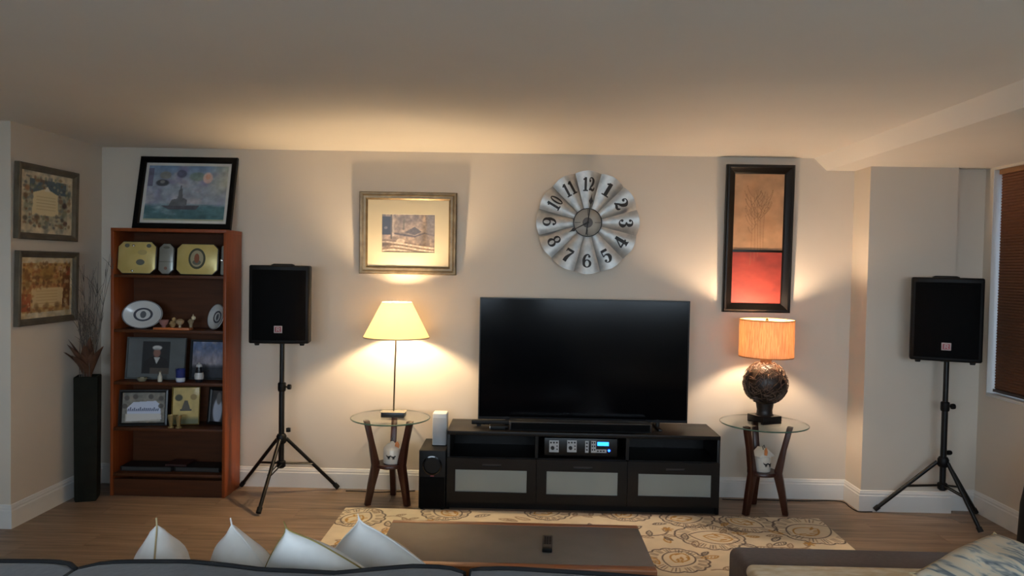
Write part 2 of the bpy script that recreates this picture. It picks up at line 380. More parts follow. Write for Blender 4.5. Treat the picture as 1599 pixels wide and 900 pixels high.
def palmette(x, y, a, L):                                 # feathered bloom: scalloped outline, hatching, gold heart
    R = loc(x, y, a)
    for s_ in (-1, 1):
        n = 7; base = bez(R(0, 0), R(L*.1, s_*L*.62), R(L*.75, s_*L*.66), R(L, 0), n+1)
        for i in range(n):
            p, q = base[i], base[i+1]; mx, my = (p[0]+q[0])/2, (p[1]+q[1])/2; ox, oy = R(L*.45, 0); dx, dy = mx-ox, my-oy; dl = math.hypot(dx, dy)+1e-6
            ex, ey = mx+dx/dl*L*.11, my+dy/dl*L*.11
            cv.stroke(bez(p, (p[0]*.4+ex*.6, p[1]*.4+ey*.6), (q[0]*.4+ex*.6, q[1]*.4+ey*.6), q, 8), .0052, GR)
            for t_ in (.25, .5, .75):
                hx, hy = p[0]*(1-t_)+q[0]*t_, p[1]*(1-t_)+q[1]*t_; cv.stroke([(hx, hy), (hx*.72+ox*.28, hy*.72+oy*.28)], .0036, GR if t_ == .5 else TN, .9)
    for s_ in (-1, 1):                                    # inner fold and gold heart
        cv.stroke(bez(R(L*.06, 0), R(L*.2, s_*L*.34), R(L*.55, s_*L*.36), R(L*.8, 0), 16), .0042, GR)
        cv.stroke(bez(R(L*.16, 0), R(L*.24, s_*L*.2), R(L*.45, s_*L*.2), R(L*.58, 0), 12), .005, GD)
    for k in range(7):
        u, v = rr.uniform(.2, .5)*L, rr.uniform(-.1, .1)*L; cv.stroke([R(u, v), R(u+L*.07, v*1.7)], .0055, GD)
def vine(x, y, a, L, c=GR):
    R = loc(x, y, a); sp = bez(R(0, 0), R(L*.3, L*.35), R(L*.7, -L*.35), R(L, L*.1), 18); cv.stroke(sp, .005, c)
    for i in range(3, 17, 3):
        s_ = 1 if i % 2 else -1; leaf(sp[i][0], sp[i][1], a+s_*.9, L*.24, rr.choice([c, TN, c]), .004, 3)
    X, Y = sp[-1]
    for k in range(6): cv.stroke([(X, Y), (X+.032*math.cos(k*1.05), Y+.032*math.sin(k*1.05))], .0065, GD)
rr = random.Random(21)
big = [(1118, 842, 2.9, .40), (1262, 832, .5, .46), (1066, 812, .2, .34), (1160, 818, 5.6, .34), (975, 805, 1.0, .32), (700, 803, 2.4, .32), (850, 803, .4, .3), (556, 812, 1.1, .34), (1060, 875, 4.2, .34)]
for px, py, a, r in big:
    p = FZ(px, py); palmette(p.x-RX0-r*.4*math.cos(a), p.y-RY0-r*.4*math.sin(a), a, r)
bigc = [FZ(px, py).xy for px, py, _, _ in big]
spots = list(bigc)
for k in range(900):
    x, y = rr.uniform(.12, RX1-RX0-.12), rr.uniform(.1, RY1-RY0-.1); v = Vector((x+RX0, y+RY0)); d = min((v-q).length for q in spots)
    if d > .36 and rr.random() < .5: palmette(x, y, rr.uniform(0, 6.28), rr.uniform(.24, .34)); spots.append(v)
    elif d > .27: vine(x-.1, y, rr.uniform(-.6, .6), rr.uniform(.25, .36), rr.choice([GR, TN])); spots.append(v)
for k in range(420):
    x, y = rr.uniform(.05, RX1-RX0-.05), rr.uniform(.05, RY1-RY0-.05); v = Vector((x+RX0, y+RY0))
    if min((v-q).length for q in spots) < .15: continue
    a = rr.uniform(0, 6.28); leaf(x, y, a, rr.uniform(.06, .11), rr.choice([GR, TN, GD, TN]), .0042, 3)
rug = thing('area_rug', 'cream area rug with grey and gold floral scrolls under the coffee table', 'rug', (0, 0, 0))
MB().box(RX0, RX1, RY0, RY1, .0005, .0078).build('rug_backing', mat('rug_edge', (205, 186, 150), .95), rug, bevel=.002)
cv.sheet('rug_pile', M_RUGP, rug, RX0, RY0, .0085, flat=True)
RZT = .0085

# ---------------------------------------------------------------- media console
TX0, TX1, TY0, TY1, TH = -.4835, 1.3165, 4.852, 5.24, .522
tv = thing('media_console', 'long black-brown media console with three frosted glass doors under the television', 'tv stand', (0, 0, 0))
MB().box(TX0, TX1, TY0, TY1, TH-.026, TH).build('top_panel', M_STAND, tv, bevel=.002)
for x in (TX0, TX1-.02): MB().box(x, x+.02, TY0+.004, TY1, 0, TH-.026).build('side_panel', M_STAND, tv, bevel=.001)
MB().box(TX0+.02, TX1-.02, TY1-.012, TY1, .05, TH-.026).build('back_panel', M_STAND, tv)
ZS = WY(760, 716, TY0).z                                  # shelf over the doors
MB().box(TX0+.02, TX1-.02, TY0+.006, TY1-.012, ZS-.012, ZS+.006).build('shelf', M_STAND, tv)
MB().box(TX0+.02, TX1-.02, TY0+.006, TY1-.012, .05, .066).build('bottom_panel', M_STAND, tv)
MB().box(TX0+.02, TX1-.02, TY0+.03, TY0+.046, 0, .05).build('plinth', M_STAND, tv)
xd = [WY(838, 700, TY0).x, WY(980, 703, TY0).x]
for x in xd: MB().box(x-.01, x+.01, TY0+.006, TY1-.012, .066, TH-.026).build('divider', M_STAND, tv)
edges = [TX0+.003, xd[0], xd[1], TX1-.003]
gl = [((711.3, 732.6), (822, 769.5)), ((853.6, 735.5), (963.6, 774)), ((996.5, 739.5), (1109, 776.5))]
hd = [(768, 726), (910, 730), (1054, 733)]
for k in range(3):
    a, b = edges[k]+.0015, edges[k+1]-.0015; zt, zb = ZS+.002, .053
    gx0, gx1 = WY(*gl[k][0], TY0).x, WY(*gl[k][1], TY0).x
    gz1, gz0 = (WY(gl[k][0][0], gl[k][0][1], TY0).z), WY(gl[k][1][0], gl[k][1][1], TY0).z
    yf, yk = TY0-.014, TY0+.004
    hx, hz = WY(*hd[k], TY0).x, WY(*hd[k], TY0).z; hw = .062
    d = MB()
    d.box(a, gx0, yf, yk, zb, zt).box(gx1, b, yf, yk, zb, zt).box(gx0, gx1, yf, yk, zb, gz0)
    d.box(gx0, gx1, yf, yk, gz1, hz-.007).box(gx0, gx1, yf, yk, hz+.007, zt).box(gx0, hx-hw, yf, yk, hz-.007, hz+.007).box(hx+hw, gx1, yf, yk, hz-.007, hz+.007)
    dd = d.build('door', M_STAND, tv)
    MB().box(gx0-.004, gx1+.004, yf+.007, yf+.012, gz0-.004, gz1+.004).build('glass_panel', M_FROST, dd)
    MB().box(hx-hw, hx+hw, yf+.010, yf+.014, hz-.007, hz+.007).build('handle_slot', mat('slot_trim', (52, 46, 42), .4), dd)

# television
TVY = 5.06
a, b = WY(750, 465, TVY), WY(1077, 470, TVY); c, d = WY(746, 656, TVY), WY(1074, 660, TVY)
x0, x1, z0, z1 = (a.x+c.x)/2, (b.x+d.x)/2, (c.z+d.z)/2, (a.z+b.z)/2
t = thing('television', 'large black flat-screen television switched off on the media console', 'television', (0, 0, TH))
M_SCR = mat('dark_screen', (4, 4, 6), .14, var=.02, spec=.2)
MB().box(x0, x1, TVY+.003, TVY+.03, z0-TH, z1-TH).build('housing', M_BLACK, t, bevel=.003)
MB().box(x0+.2, x1-.2, TVY+.03, TVY+.07, z0-TH+.02, z0-TH+.42).build('rear_housing', M_BLACK, t, bevel=.01)
MB().box(x0+.008, x1-.008, TVY, TVY+.004, z0-TH+.02, z1-TH-.008).build('screen', M_SCR, t)
MB().frame(x0, x1, z0-TH, z1-TH, [(0, TVY+.004), (0, TVY-.002), (.007, TVY-.002), (.007, TVY+.004)]).build('bezel', M_BLACKM, t)
MB().box(x0, x1, TVY-.003, TVY+.004, z0-TH, z0-TH+.018).build('lower_bezel', mat('grey_bezel', (30, 31, 34), .3, metal=.6), t)
for x in (x0+.2, x1-.2):
    MB().prism([(-.012, 0), (.012, 0), (.012, z0-TH+.03), (-.012, z0-TH+.03)], TVY-.0, TVY+.02, T(x, 0, 0)).box(x-.012, x+.012, TVY-.10, TVY+.14, .0005, .012).build('foot', M_BLACKM, t, bevel=.002)

# soundbar, bar behind it, small players
sb0, sb1 = WY(795, 660, 4.90).x, WY(1018, 665, 4.90).x
s_ = thing('soundbar', 'long black soundbar lying at the front of the media console', 'soundbar', ((sb0+sb1)/2, 4.945, TH))
hw = (sb1-sb0)/2
MB().box(-hw, hw, -.052, .052, .0005, .062).build('body', mat('soundbar_grey', (34, 34, 36), .45), s_, bevel=.008, seg=3)
MB().box(-hw+.012, hw-.012, -.0535, -.050, .008, .055).build('grille', M_GRILLE, s_)
MB().box(-hw+.0, -hw+.05, -.02, .03, .062, .0635).build('button_strip', M_BLACKM, s_)
q0, q1 = WY(736, 655, 4.99).x, .72
bs = thing('bar_speaker', 'low black bar under the television reaching past its left end', 'speaker', ((q0+q1)/2, 5.018, TH)); hw = (q1-q0)/2
MB().box(-hw, hw, -.012, .02, .0125, .042).build('body', M_BLACK, bs, bevel=.005, seg=3)
for x in (-hw+.05, hw-.05): MB().box(x-.015, x+.015, -.01, .018, .0005, .0125).build('foot', M_RUB, bs)
p = FZ(777, 671, TH)
st = thing('media_player', 'small black box with a silver end beside the soundbar', 'media player', (p.x, p.y+.02, TH), (0, 0, .05))
MB().box(-.05, .05, -.04, .04, .0005, .026).build('body', M_BLACK, st, bevel=.004)
MB().box(-.056, -.049, -.036, .036, .003, .023).build('end_cap', mat('silver_cap', (170, 165, 158), .3, metal=.9), st, bevel=.002)

# amplifier in the middle bay
ay = TY0+.03
g = lambda px, py: WY(px, py, ay-.004)
a0, a1, az0, az1 = g(850, 700).x, g(964, 700).x, ZS+.02, ZS+.02+.118
am = thing('amplifier', 'black rack amplifier with two knob panels and a glowing blue display', 'amplifier', (0, 0, 0))
MB().box(a0, a1, ay, ay+.30, az0, az1).build('body', M_BLACKM, am, bevel=.003)
M_GP = mat('grey_panel', (176, 178, 180), .45, var=.03)
M_DK = mat('dark_knob', (18, 18, 20), .4)
def plate(x0, x1, y0, y1):
    A, B = g(x0, y0), g(x1, y1); return MB().box(A.x, B.x, ay-.003, ay+.001, B.z, A.z)
for x0 in (857.9, 885.8):
    pp = plate(x0, x0+14.5, 688, 706.8).build('knob_panel', M_GP, am)
    k = g(x0+5, 699.8); MB().lathe([(.013, 0), (.012, .012), (0, .012)], 16, M=T(k.x, ay-.003, k.z) @ RX(PI/2)).build('knob', M_DK, pp, smooth=True)
    for i in range(3):
        k = g(x0+2.5+4.6*i, 691.5); MB().lathe([(.006, 0), (.005, .008), (0, .008)], 10, M=T(k.x, ay-.003, k.z) @ RX(PI/2)).build('small_knob', M_DK, pp)
    for i in range(2):
        k = g(x0+12, 697+5*i); MB().lathe([(.005, 0), (.004, .006), (0, .006)], 10, M=T(k.x, ay-.003, k.z) @ RX(PI/2)).build('small_knob', M_DK, pp)
pp = plate(914, 919, 689, 707.5).build('button_panel', M_GP, am)
for i in range(3):
    k = g(916.5, 692.5+5.2*i); MB().lathe([(.006, 0), (.005, .008), (0, .008)], 10, M=T(k.x, ay-.003, k.z) @ RX(PI/2)).build('small_knob', M_DK, pp)
pp = plate(923.3, 930.5, 689, 707.6).build('control_panel', M_GP, am)
for i in range(3):
    for j in range(2):
        k = g(925+3.6*j, 692+5.4*i); MB().box(k.x-.004, k.x+.004, ay-.006, ay-.003, k.z-.005, k.z+.005).build('button', M_DK, pp)
pp = plate(930.5, 947, 702.3, 707.8).build('control_panel', M_GP, am)
for i in range(3):
    k = g(933.5+4.6*i, 705); MB().box(k.x-.006, k.x+.006, ay-.006, ay-.003, k.z-.004, k.z+.004).build('button', M_DK, pp)
plate(933, 950.7, 690.8, 697).build('display', emit('blue_display', (40, 140, 255), 2.6), am)
k = g(951, 704.2); MB().lathe([(.008, 0), (.008, .004), (0, .006)], 12, M=T(k.x, ay-.002, k.z) @ RX(PI/2)).build('indicator_lamp', emit('blue_indicator', (20, 70, 255), 9), am)

# subwoofer and router
sx0, sx1 = WY(654, 740, 4.83).x, TX0-.004
sw = thing('subwoofer', 'black subwoofer box with a round port left of the media console', 'subwoofer', ((sx0+sx1)/2, 4.83, 0))
hw = (sx1-sx0)/2; SH = WY(676, 704, 4.83).z
MB().box(-hw, hw, 0, .34, .008, SH).build('cabinet', M_BLACK, sw, bevel=.004)
MB().box(-hw+.006, hw-.006, -.006, .002, .02, SH*.55).build('grille', M_GRILLE, sw, bevel=.002)
pz = WY(672, 727, 4.83).z
po = MB().shell([(.062, 0), (.064, .008), (.056, .010), (.048, -.02), (.045, -.02), (.045, -.024), (.06, -.004)], 32); po.v = [tuple(T(0, -.001, pz) @ RX(PI/2) @ Vector(v)) for v in po.v]
pr = po.build('port', mat('port_gloss', (10, 10, 11), .12), sw, smooth=True)
MB().lathe([(.048, 0), (0, .001)], 24, M=T(0, -.0015, pz) @ RX(PI/2)).build('port_opening', M_RUB, sw)
MB().box(-.012, .012, -.003, .001, SH*.55+.006, SH*.55+.011).build('indicator', mat('red_mark', (150, 60, 70), .5), sw)
for x in (-hw+.02, hw-.02):
    for yy in (.02, .32): MB().lathe([(.012, 0), (.012, .008)], 12, (x, yy, 0)).build('foot', M_RUB, sw)
ra = WY(686, 690, 4.96)
ro = thing('router', 'white rectangular router standing upright on the subwoofer', 'router', (ra.x, 4.96+.05, SH))
MB().box(-.049, .049, -.05, .05, .0005, .222).build('body', mat('router_white', (214, 214, 212), .4, var=.01), ro, bevel=.01, seg=3)
MB().box(-.044, .044, -.0515, -.049, .012, .190).build('front_grille', mat('router_grey', (176, 178, 180), .6), ro, bevel=.002)
MB().box(-.05, .05, -.051, .051, .0002, .006).build('base', M_RUB, ro)

# ---------------------------------------------------------------- side tables, lamps, jars
def side_table(loc, rot, R, ZG, where):
    t = thing('side_table', where, 'side table', loc, (0, 0, rot), 'round glass side tables')
    MB().lathe([(R-.004, ZG-.010), (R, ZG-.007), (R, ZG-.003), (R-.004, ZG)], 64).build('glass_top', M_GLASS, t, smooth=True)
    MB().shell([(R-.0035, ZG-.0098), (R+.0005, ZG-.0068), (R+.0005, ZG-.0032), (R-.0035, ZG-.0002)], 64).build('glass_edge', M_EDGE, t, smooth=True)
    zs = ZG*.455
    for k in range(3):
        a = -PI/2-PI/3+k*2*PI/3
        M = RZ(a)
        outer = [(.172, 0), (.150, zs*.55), (.128, zs), (.150, ZG*.72), (.187, ZG-.0105)]
        inner = [(.150, ZG-.0105), (.118, ZG*.75), (.078, zs+.02), (.076, zs-.03), (.105, zs*.5), (.136, 0)]
        MB().prism(outer+inner, -.019, .019, M).build('leg', M_LEG, t, bevel=.004)
        MB().lathe([(.014, ZG-.0115), (.014, ZG-.010)], 12, M=M @ T(.165, 0, 0)).build('glass_pad', M_RUB, t)
    MB().lathe([(.094, zs-.02), (.099, zs-.016), (.099, zs+.0), (.096, zs+.004)], 40).build('lower_shelf', M_LEG, t, smooth=True)
    return zs+.004
LT, RT = (-.880, 4.972, 0), (1.628, 4.955, 0)
ZGL = WY(609, 651, 4.972).z; ZGR = WY(1195, 660, 4.955).z
zsl = side_table(LT, 0, .268, ZGL, 'round glass-topped side table with walnut legs carrying the cone-shaded lamp')
zsr = side_table(RT, .05, .287, ZGR, 'round glass-topped side table with walnut legs carrying the woven ball lamp')

def bulb(parent, z, strength, col):
    mt, nt, b = new_mat('glowing_bulb'); b.inputs['Emission Color'].default_value = (*col, 1); b.inputs['Emission Strength'].default_value = strength
    pr = [(.012, -.05), (.014, -.03)]+[(.03*math.sin(a), -.03*math.cos(a)) for a in np.linspace(.6, PI-.0, 8)]
    pr[-1] = (0, .03)
    return MB().lathe(pr, 14, (0, 0, z)).build('bulb', mt, parent, smooth=True)
WARM = (1.0, .72, .42); WARM2 = (1.0, .74, .50)
# left lamp: cream cone shade on a thin rod
lx = WY(617, 560, 4.985).x; zb, zt = WY(622, 527, 4.985).z, WY(623, 472, 4.985).z
la = thing('table_lamp', 'lit table lamp with a cream cone shade on a slim brass rod', 'lamp', (lx-.005, 4.985, ZGL))
M_BRASS = mat('dull_brass', (112, 98, 74), .35, metal=.8)
MB().box(-.078, .078, -.05, .05, .0005, .034).build('base', mat('lamp_base', (34, 32, 31), .35), la, bevel=.003)
MB().box(-.084, .084, -.056, .056, .034, .037).build('base_plate', mat('clear_edge', (150, 146, 130), .2), la, bevel=.001)
MB().tube([(0, 0, .036), (.004, 0, .3), (.012, 0, zt-ZGL-.145)], .0055, 10).build('rod', M_BRASS, la, smooth=True)
zb -= ZGL; zt -= ZGL
MB().shell([(.222, zb), (.100, zt), (.0985, zt), (.2205, zb)], 64, (.012, 0, 0)).build('lamp_shade', shade_mat('cream_shade', (240, 232, 216), (240, 226, 198), .70), la, smooth=True)
MB().shell([(.2225, zb-.002), (.2235, zb+.004), (.2215, zb+.006), (.2195, zb+.001)], 64, (.012, 0, 0)).build('shade_trim', mat('shade_trim', (206, 186, 146), .8), la, smooth=True)
hp = MB()
for k in range(3):
    a = k*2*PI/3; hp.tube([(.012, 0, zt-.012), (.012+.0975*math.cos(a), .0975*math.sin(a), zt-.006)], .002, 6)
hp.build('shade_spider', M_BRASS, la)
MB().lathe([(.016, zt-.185), (.016, zt-.15), (.009, zt-.142)], 14, (.011, 0, 0)).build('socket', M_BRASS, la, smooth=True)
bl = bulb(la, zt-.090, LAMP_LEFT, WARM); bl.location.x = .012

# right lamp: tan drum shade on a woven ball
G = lambda px, py: WY(px, py, 4.955)
rl = thing('ball_lamp', 'lit table lamp with a tan drum shade on a dark woven ball', 'lamp', (G(1195, 600).x, 4.955, ZGR))
M_DB = mat('dark_brown_resin', (34, 24, 19), .45, var=.3, scale=40, bump=.3)
z = lambda px, py: G(px, py).z-ZGR
BR, BZ = .149, z(1195, 598)
MB().box(-.078, .078, -.078, .078, .012, .052, RZ(.42)).box(-.078, .078, -.078, -.05, .0005, .012, RZ(.42)).box(-.078, .078, .05, .078, .0005, .012, RZ(.42)).build('base', mat('lamp_foot', (20, 17, 16), .3), rl, bevel=.004)
MB().lathe([(.060, .052), (.052, .062), (.050, .085), (.058, BZ-.135), (.075, BZ-.128)], 32).build('neck', M_DB, rl, smooth=True)
prof = [((BR-.010)*math.cos(a), BZ+(BR-.010)*math.sin(a)) for a in np.linspace(-1.05, 1.2, 20)]
ball = MB().lathe(prof, 40).build('ball', M_DB, rl, smooth=True)
wv = MB(); r3 = random.Random(4)
for k in range(520):
    a, e = r3.uniform(0, 6.28), r3.uniform(-1.0, 1.15); dirn = r3.uniform(0, 6.28); l = r3.uniform(.25, .6); pts = []
    for i in range(9):
        tt = (i/8-.5)*l; ee = max(-1.08, min(1.22, e+tt*math.sin(dirn)+.12*math.sin(5*tt+k))); aa = a+tt*math.cos(dirn)/max(.35, math.cos(e))
        rr_ = BR-.006+.005*math.sin(9*tt+k); pts.append((rr_*math.cos(ee)*math.cos(aa), rr_*math.cos(ee)*math.sin(aa), BZ+rr_*math.sin(ee)))
    wv.tube(pts, r3.uniform(.0011, .0024), 4)
wo = wv.build('woven_vine', mat('vine', (92, 70, 56), .5, var=.4, scale=25), ball, smooth=True); wo['kind'] = 'stuff'
zc, zs0, zs1 = z(1196, 566), z(1195, 557), z(1195, 500)
MB().lathe([(.058, BZ+.128), (.036, zc-.012), (.034, zc), (.044, zc+.03), (.044, zc+.034)], 28).build('upper_collar', mat('brown_collar', (92, 62, 40), .5), rl, smooth=True)
MB().tube([(0, 0, zc+.03), (0, 0, zs0+.06)], .006, 8).build('rod', M_BRASS, rl)
MB().lathe([(.016, zs0+.05), (.016, zs0+.09), (.009, zs0+.10)], 14).build('socket', M_BRASS, rl, smooth=True)
MB().shell([(.176, zs0), (.176, zs1), (.1745, zs1), (.1745, zs0)], 72).build('lamp_shade', shade_mat('tan_bark_shade', (216, 186, 152), (242, 208, 168), .42, (5, 5, .35), (176, 134, 98)), rl, smooth=True)
for zz in (zs0, zs1): MB().shell([(.1765, zz-.003), (.1765, zz+.003), (.1735, zz+.003), (.1735, zz-.003)], 72).build('shade_trim', mat('tan_trim', (170, 116, 66), .8), rl, smooth=True)
sp = MB()
for k in range(3):
    a = .4+k*2*PI/3; sp.tube([(0, 0, zs1-.008), (.174*math.cos(a), .174*math.sin(a), zs1-.004)], .002, 6)
sp.build('shade_spider', M_BRASS, rl)
MB().lathe([(.010, zs1-.012), (.012, zs1), (.004, zs1+.010), (0, zs1+.012)], 12).build('finial', M_BRASS, rl, smooth=True)
bulb(rl, zs0+.15, LAMP_RIGHT, WARM2)

# ceramic bird jars on the lower shelves
M_ORANGE = mat('orange_tag', (206, 128, 74), .6)
def birds(parent, R):
    mk = MB()
    for sx, sz in ((-.018, .052), (.014, .050)):
        for i, (dx, dz, rr2) in enumerate(((0, 0, .009), (.010, .007, .0055), (-.011, .006, .005), (-.017, .012, .003), (.004, -.011, .0028), (-.004, -.011, .0028))):
            x, zz = sx+dx, sz+dz; a = -PI/2+x/R
            mk.lathe([(rr2, 0), (rr2, .0012)], 10, M=T(R*math.cos(a), R*math.sin(a), zz) @ RZ(a+PI/2) @ RX(PI/2))
    mk.build('bird_motif', M_MARK, parent)
p = WY(612, 722, 4.965)
ja = thing('ceramic_jar', 'white domed ceramic jar with bird motif under the cone-shaded lamp', 'jar', (p.x, 4.965, zsl), (0, 0, .1), 'white bird jars')
MB().lathe([(.052, .0005), (.058, .006), (.059, .095), (.056, .100)], 36).build('body', M_CERAM, ja, smooth=True)
MB().lathe([(.059, .099), (.056, .106), (.034, .128), (.014, .138), (.010, .146), (0, .150)], 36).build('lid', M_CERAM, ja, smooth=True)
MB().tube([(0, 0, .148), (-.006, 0, .166), (.002, 0, .18), (.008, 0, .166), (.002, 0, .148)], .003, 6).build('lid_loop', mat('grey_wire', (90, 86, 80), .5), ja)
MB().prism([(.02, .125), (.048, .112), (.052, .135), (.04, .158), (.026, .15)], -.046, -.042).build('orange_tag', M_ORANGE, ja, bevel=.001)
birds(ja, .0592)
p = WY(1190, 732, 4.945)
jb = thing('ceramic_house', 'white ceramic house jar with gabled roof under the woven ball lamp', 'jar', (p.x, 4.945, zsr), (0, 0, .45), 'white bird jars')
MB().lathe([(.050, .0005), (.054, .006), (.056, .098), (.054, .100)], 36).build('body', M_CERAM, jb, smooth=True)
MB().prism([(-.062, .098), (.062, .098), (.066, .106), (0, .158), (-.066, .106)], -.045, .045).build('roof', M_CERAM, jb, bevel=.004)
MB().prism([(-.03, .118), (-.008, .112), (-.004, .14), (-.016, .17), (-.03, .15)], -.052, -.047).build('orange_tag', M_ORANGE, jb, bevel=.001)
MB().tube([(-.012, -.02, .146), (-.02, -.02, .168), (-.008, -.02, .178), (0, -.02, .158)], .003, 6).build('roof_loop', mat('grey_wire', (90, 86, 80), .5), jb)
birds(jb, .0562)

# ---------------------------------------------------------------- wall clock of twelve metal petals
cc = WY(918, 347.5, 5.2)
ck = thing('wall_clock', 'round galvanised windmill wall clock with black numerals above the television', 'clock', (cc.x, YW-.012, cc.z))
M_GALV = mat('galvanised_steel', (152, 155, 156), .4, metal=.55, var=.2, scale=16, c2=(192, 191, 186), bump=.05)
M_CF = mat('clock_face', (150, 146, 138), .5, metal=.3, var=.08)
CR0, CR1 = .088, .357
def petal_y(r, t):                                      # t in -1..1 across the petal; towards the room is negative
    k = (r-CR0)/(CR1-CR0)
    return -.012 - (.006+.016*k)*(1-t*t) - (.004+.022*k)*(t*.5+.5)
pm = MB(); nr, na = 8, 12; vs = []
for i in range(nr+1):
    for j in range(na+1):
        t = j/na*2-1; r = CR0+(CR1-CR0)*i/nr
        if i == nr: r += .006*(1-t*t)-.004*abs(t)
        a = -t*math.radians(15.4); vs.append((r*math.sin(a), petal_y(r, t), r*math.cos(a)))
nn = len(vs); vs += [(x, y+.0015, z) for x, y, z in vs]
fs = [(i*(na+1)+j, i*(na+1)+j+1, (i+1)*(na+1)+j+1, (i+1)*(na+1)+j) for i in range(nr) for j in range(na)]
fs += [tuple(nn+k for k in f[::-1]) for f in fs]
rim = [j for j in range(na+1)]+[i*(na+1)+na for i in range(1, nr+1)]+[nr*(na+1)+j for j in range(na-1, -1, -1)]+[i*(na+1) for i in range(nr-1, 0, -1)]
fs += [(rim[k], rim[(k+1) % len(rim)], nn+rim[(k+1) % len(rim)], nn+rim[k]) for k in range(len(rim))]
pmesh = pm.add(vs, fs).mesh('petal', smooth=True); pmesh.materials.append(M_GALV)
def ribbon(pts, ws, n=26):                               # smooth stroke of changing width -> quads
    P = np.array(pts, float); Wd = np.array(ws, float)*(1.22 if max(ws) > .03 else 1); m_ = len(P)
    if m_ > 2:
        tt = np.linspace(0, m_-1, n); out = []
        for q in tt:
            i = min(int(q), m_-2); f_ = q-i; p0, p1, p2, p3 = P[max(i-1, 0)], P[i], P[i+1], P[min(i+2, m_-1)]
            out.append(.5*((2*p1)+(-p0+p2)*f_+(2*p0-5*p1+4*p2-p3)*f_**2+(-p0+3*p1-3*p2+p3)*f_**3))
        Wd = np.interp(tt, range(m_), Wd); P = np.array(out)
    else:
        tt = np.linspace(0, 1, 8)[:, None]; Wd = np.interp(tt[:, 0], [0, 1], Wd); P = P[0]*(1-tt)+P[1]*tt
    d = np.gradient(P, axis=0); d /= np.linalg.norm(d, axis=1)[:, None]+1e-9; nrm = np.stack([-d[:, 1], d[:, 0]], 1)
    A, B = P+nrm*Wd[:, None]/2, P-nrm*Wd[:, None]/2
    return [(A[i], A[i+1], B[i+1], B[i]) for i in range(len(P)-1)]
def disc(x, y, r, n=12): return [((x, y), (x+r*math.cos(2*PI*k/n), y+r*math.sin(2*PI*k/n)), (x+r*math.cos(2*PI*(k+1)/n), y+r*math.sin(2*PI*(k+1)/n))) for k in range(n)]
def oval(x, y, rx, ry, wx, wy, n=24):
    q = []
    for k in range(n):
        a, b = 2*PI*k/n, 2*PI*(k+1)/n
        q.append(((x+rx*math.cos(a), y+ry*math.sin(a)), (x+rx*math.cos(b), y+ry*math.sin(b)), (x+(rx-wx)*math.cos(b), y+(ry-wy)*math.sin(b)), (x+(rx-wx)*math.cos(a), y+(ry-wy)*math.sin(a))))
    return q
SIX = oval(.3, .29, .29, .3, .17, .08)+ribbon([(.1, .30), (.10, .58), (.2, .86), (.36, .95), (.46, .86)], [.14, .15, .12, .07, .07])+disc(.45, .80, .085)
GLY = {
 '0': oval(.3, .5, .29, .5, .18, .08),
 '1': ribbon([(.33, 0), (.33, 1)], [.2, .2])+ribbon([(.08, .04), (.58, .04)], [.08, .08])+ribbon([(.33, .95), (.10, .82)], [.1, .1]),
 '2': disc(.15, .74, .1)+ribbon([(.08, .74), (.14, .92), (.32, .96), (.48, .78), (.4, .5), (.2, .28), (.08, .08)], [.06, .06, .08, .19, .17, .1, .08])+ribbon([(.04, .09), (.2, .14), (.38, .08), (.5, .12), (.56, .28)], [.1, .14, .16, .12, .05]),
 '3': disc(.14, .78, .09)+ribbon([(.08, .8), (.2, .95), (.4, .92), (.44, .72), (.36, .57), (.24, .53)], [.05, .06, .12, .18, .1, .07])+ribbon([(.24, .53), (.42, .46), (.48, .27), (.38, .06), (.2, .04), (.08, .18)], [.07, .1, .19, .12, .06, .05])+disc(.14, .22, .095),
 '4': ribbon([(.41, 0), (.41, 1)], [.18, .18])+ribbon([(.40, .97), (.02, .30)], [.07, .07])+ribbon([(0, .28), (.6, .28)], [.1, .1])+ribbon([(.24, .035), (.58, .035)], [.07, .07]),
 '5': ribbon([(.12, .91), (.52, .91)], [.16, .16])+ribbon([(.14, .95), (.12, .5)], [.06, .06])+ribbon([(.12, .5), (.28, .6), (.46, .5), (.48, .28), (.36, .06), (.18, .04), (.08, .16)], [.05, .08, .16, .2, .12, .06, .05])+disc(.14, .2, .09),
 '6': SIX,
 '7': ribbon([(.06, .91), (.54, .91)], [.15, .15])+ribbon([(.08, .98), (.08, .72)], [.06, .05])+ribbon([(.52, .88), (.38, .6), (.28, .3), (.26, 0)], [.07, .12, .19, .21]),
 '8': oval(.3, .74, .24, .26, .14, .08)+oval(.3, .28, .29, .29, .17, .09),
 '9': [tuple((.6-x, 1-y) for x, y in q) for q in SIX]}
for k in range(12):
    h = k or 12; ang = -k*PI/6
    o = bpy.data.objects.new('petal', pmesh); COL.objects.link(o); o.parent = ck; o.rotation_euler = (0, -ang, 0)
    txt = str(h); HT = .096; sx = .108 if len(txt) == 1 else .070
    qs = []; wtot = len(txt)*.6*sx+(len(txt)-1)*.002
    for i, chh in enumerate(txt):
        for q in GLY[chh]: qs.append([(-wtot/2+i*(.6*sx+.002)+p[0]*sx, (p[1]-.5)*HT) for p in q])
    if 4 <= h <= 8: qs = [[(-x, -z) for x, z in q] for q in qs]
    nm = MB()
    for q in qs:
        v3 = []
        for x, z in q:
            z += .268; r = math.hypot(x, z); a = math.atan2(x, z); t = max(-1, min(1, -a/math.radians(15.4)))
            v3.append((x, petal_y(r, t)-.0022, z))
        nm.add(v3, [tuple(range(len(v3)))])
    me = bpy.data.meshes.new('numeral'); me.from_pydata(nm.v, [], nm.f); nb = link('numeral', me, M_MARK, o)
MB().lathe([(.098, 0), (.098, .030), (.094, .033), (.02, .034), (0, .034)], 48, M=RX(PI/2)).build('hub', M_CF, ck, smooth=True)
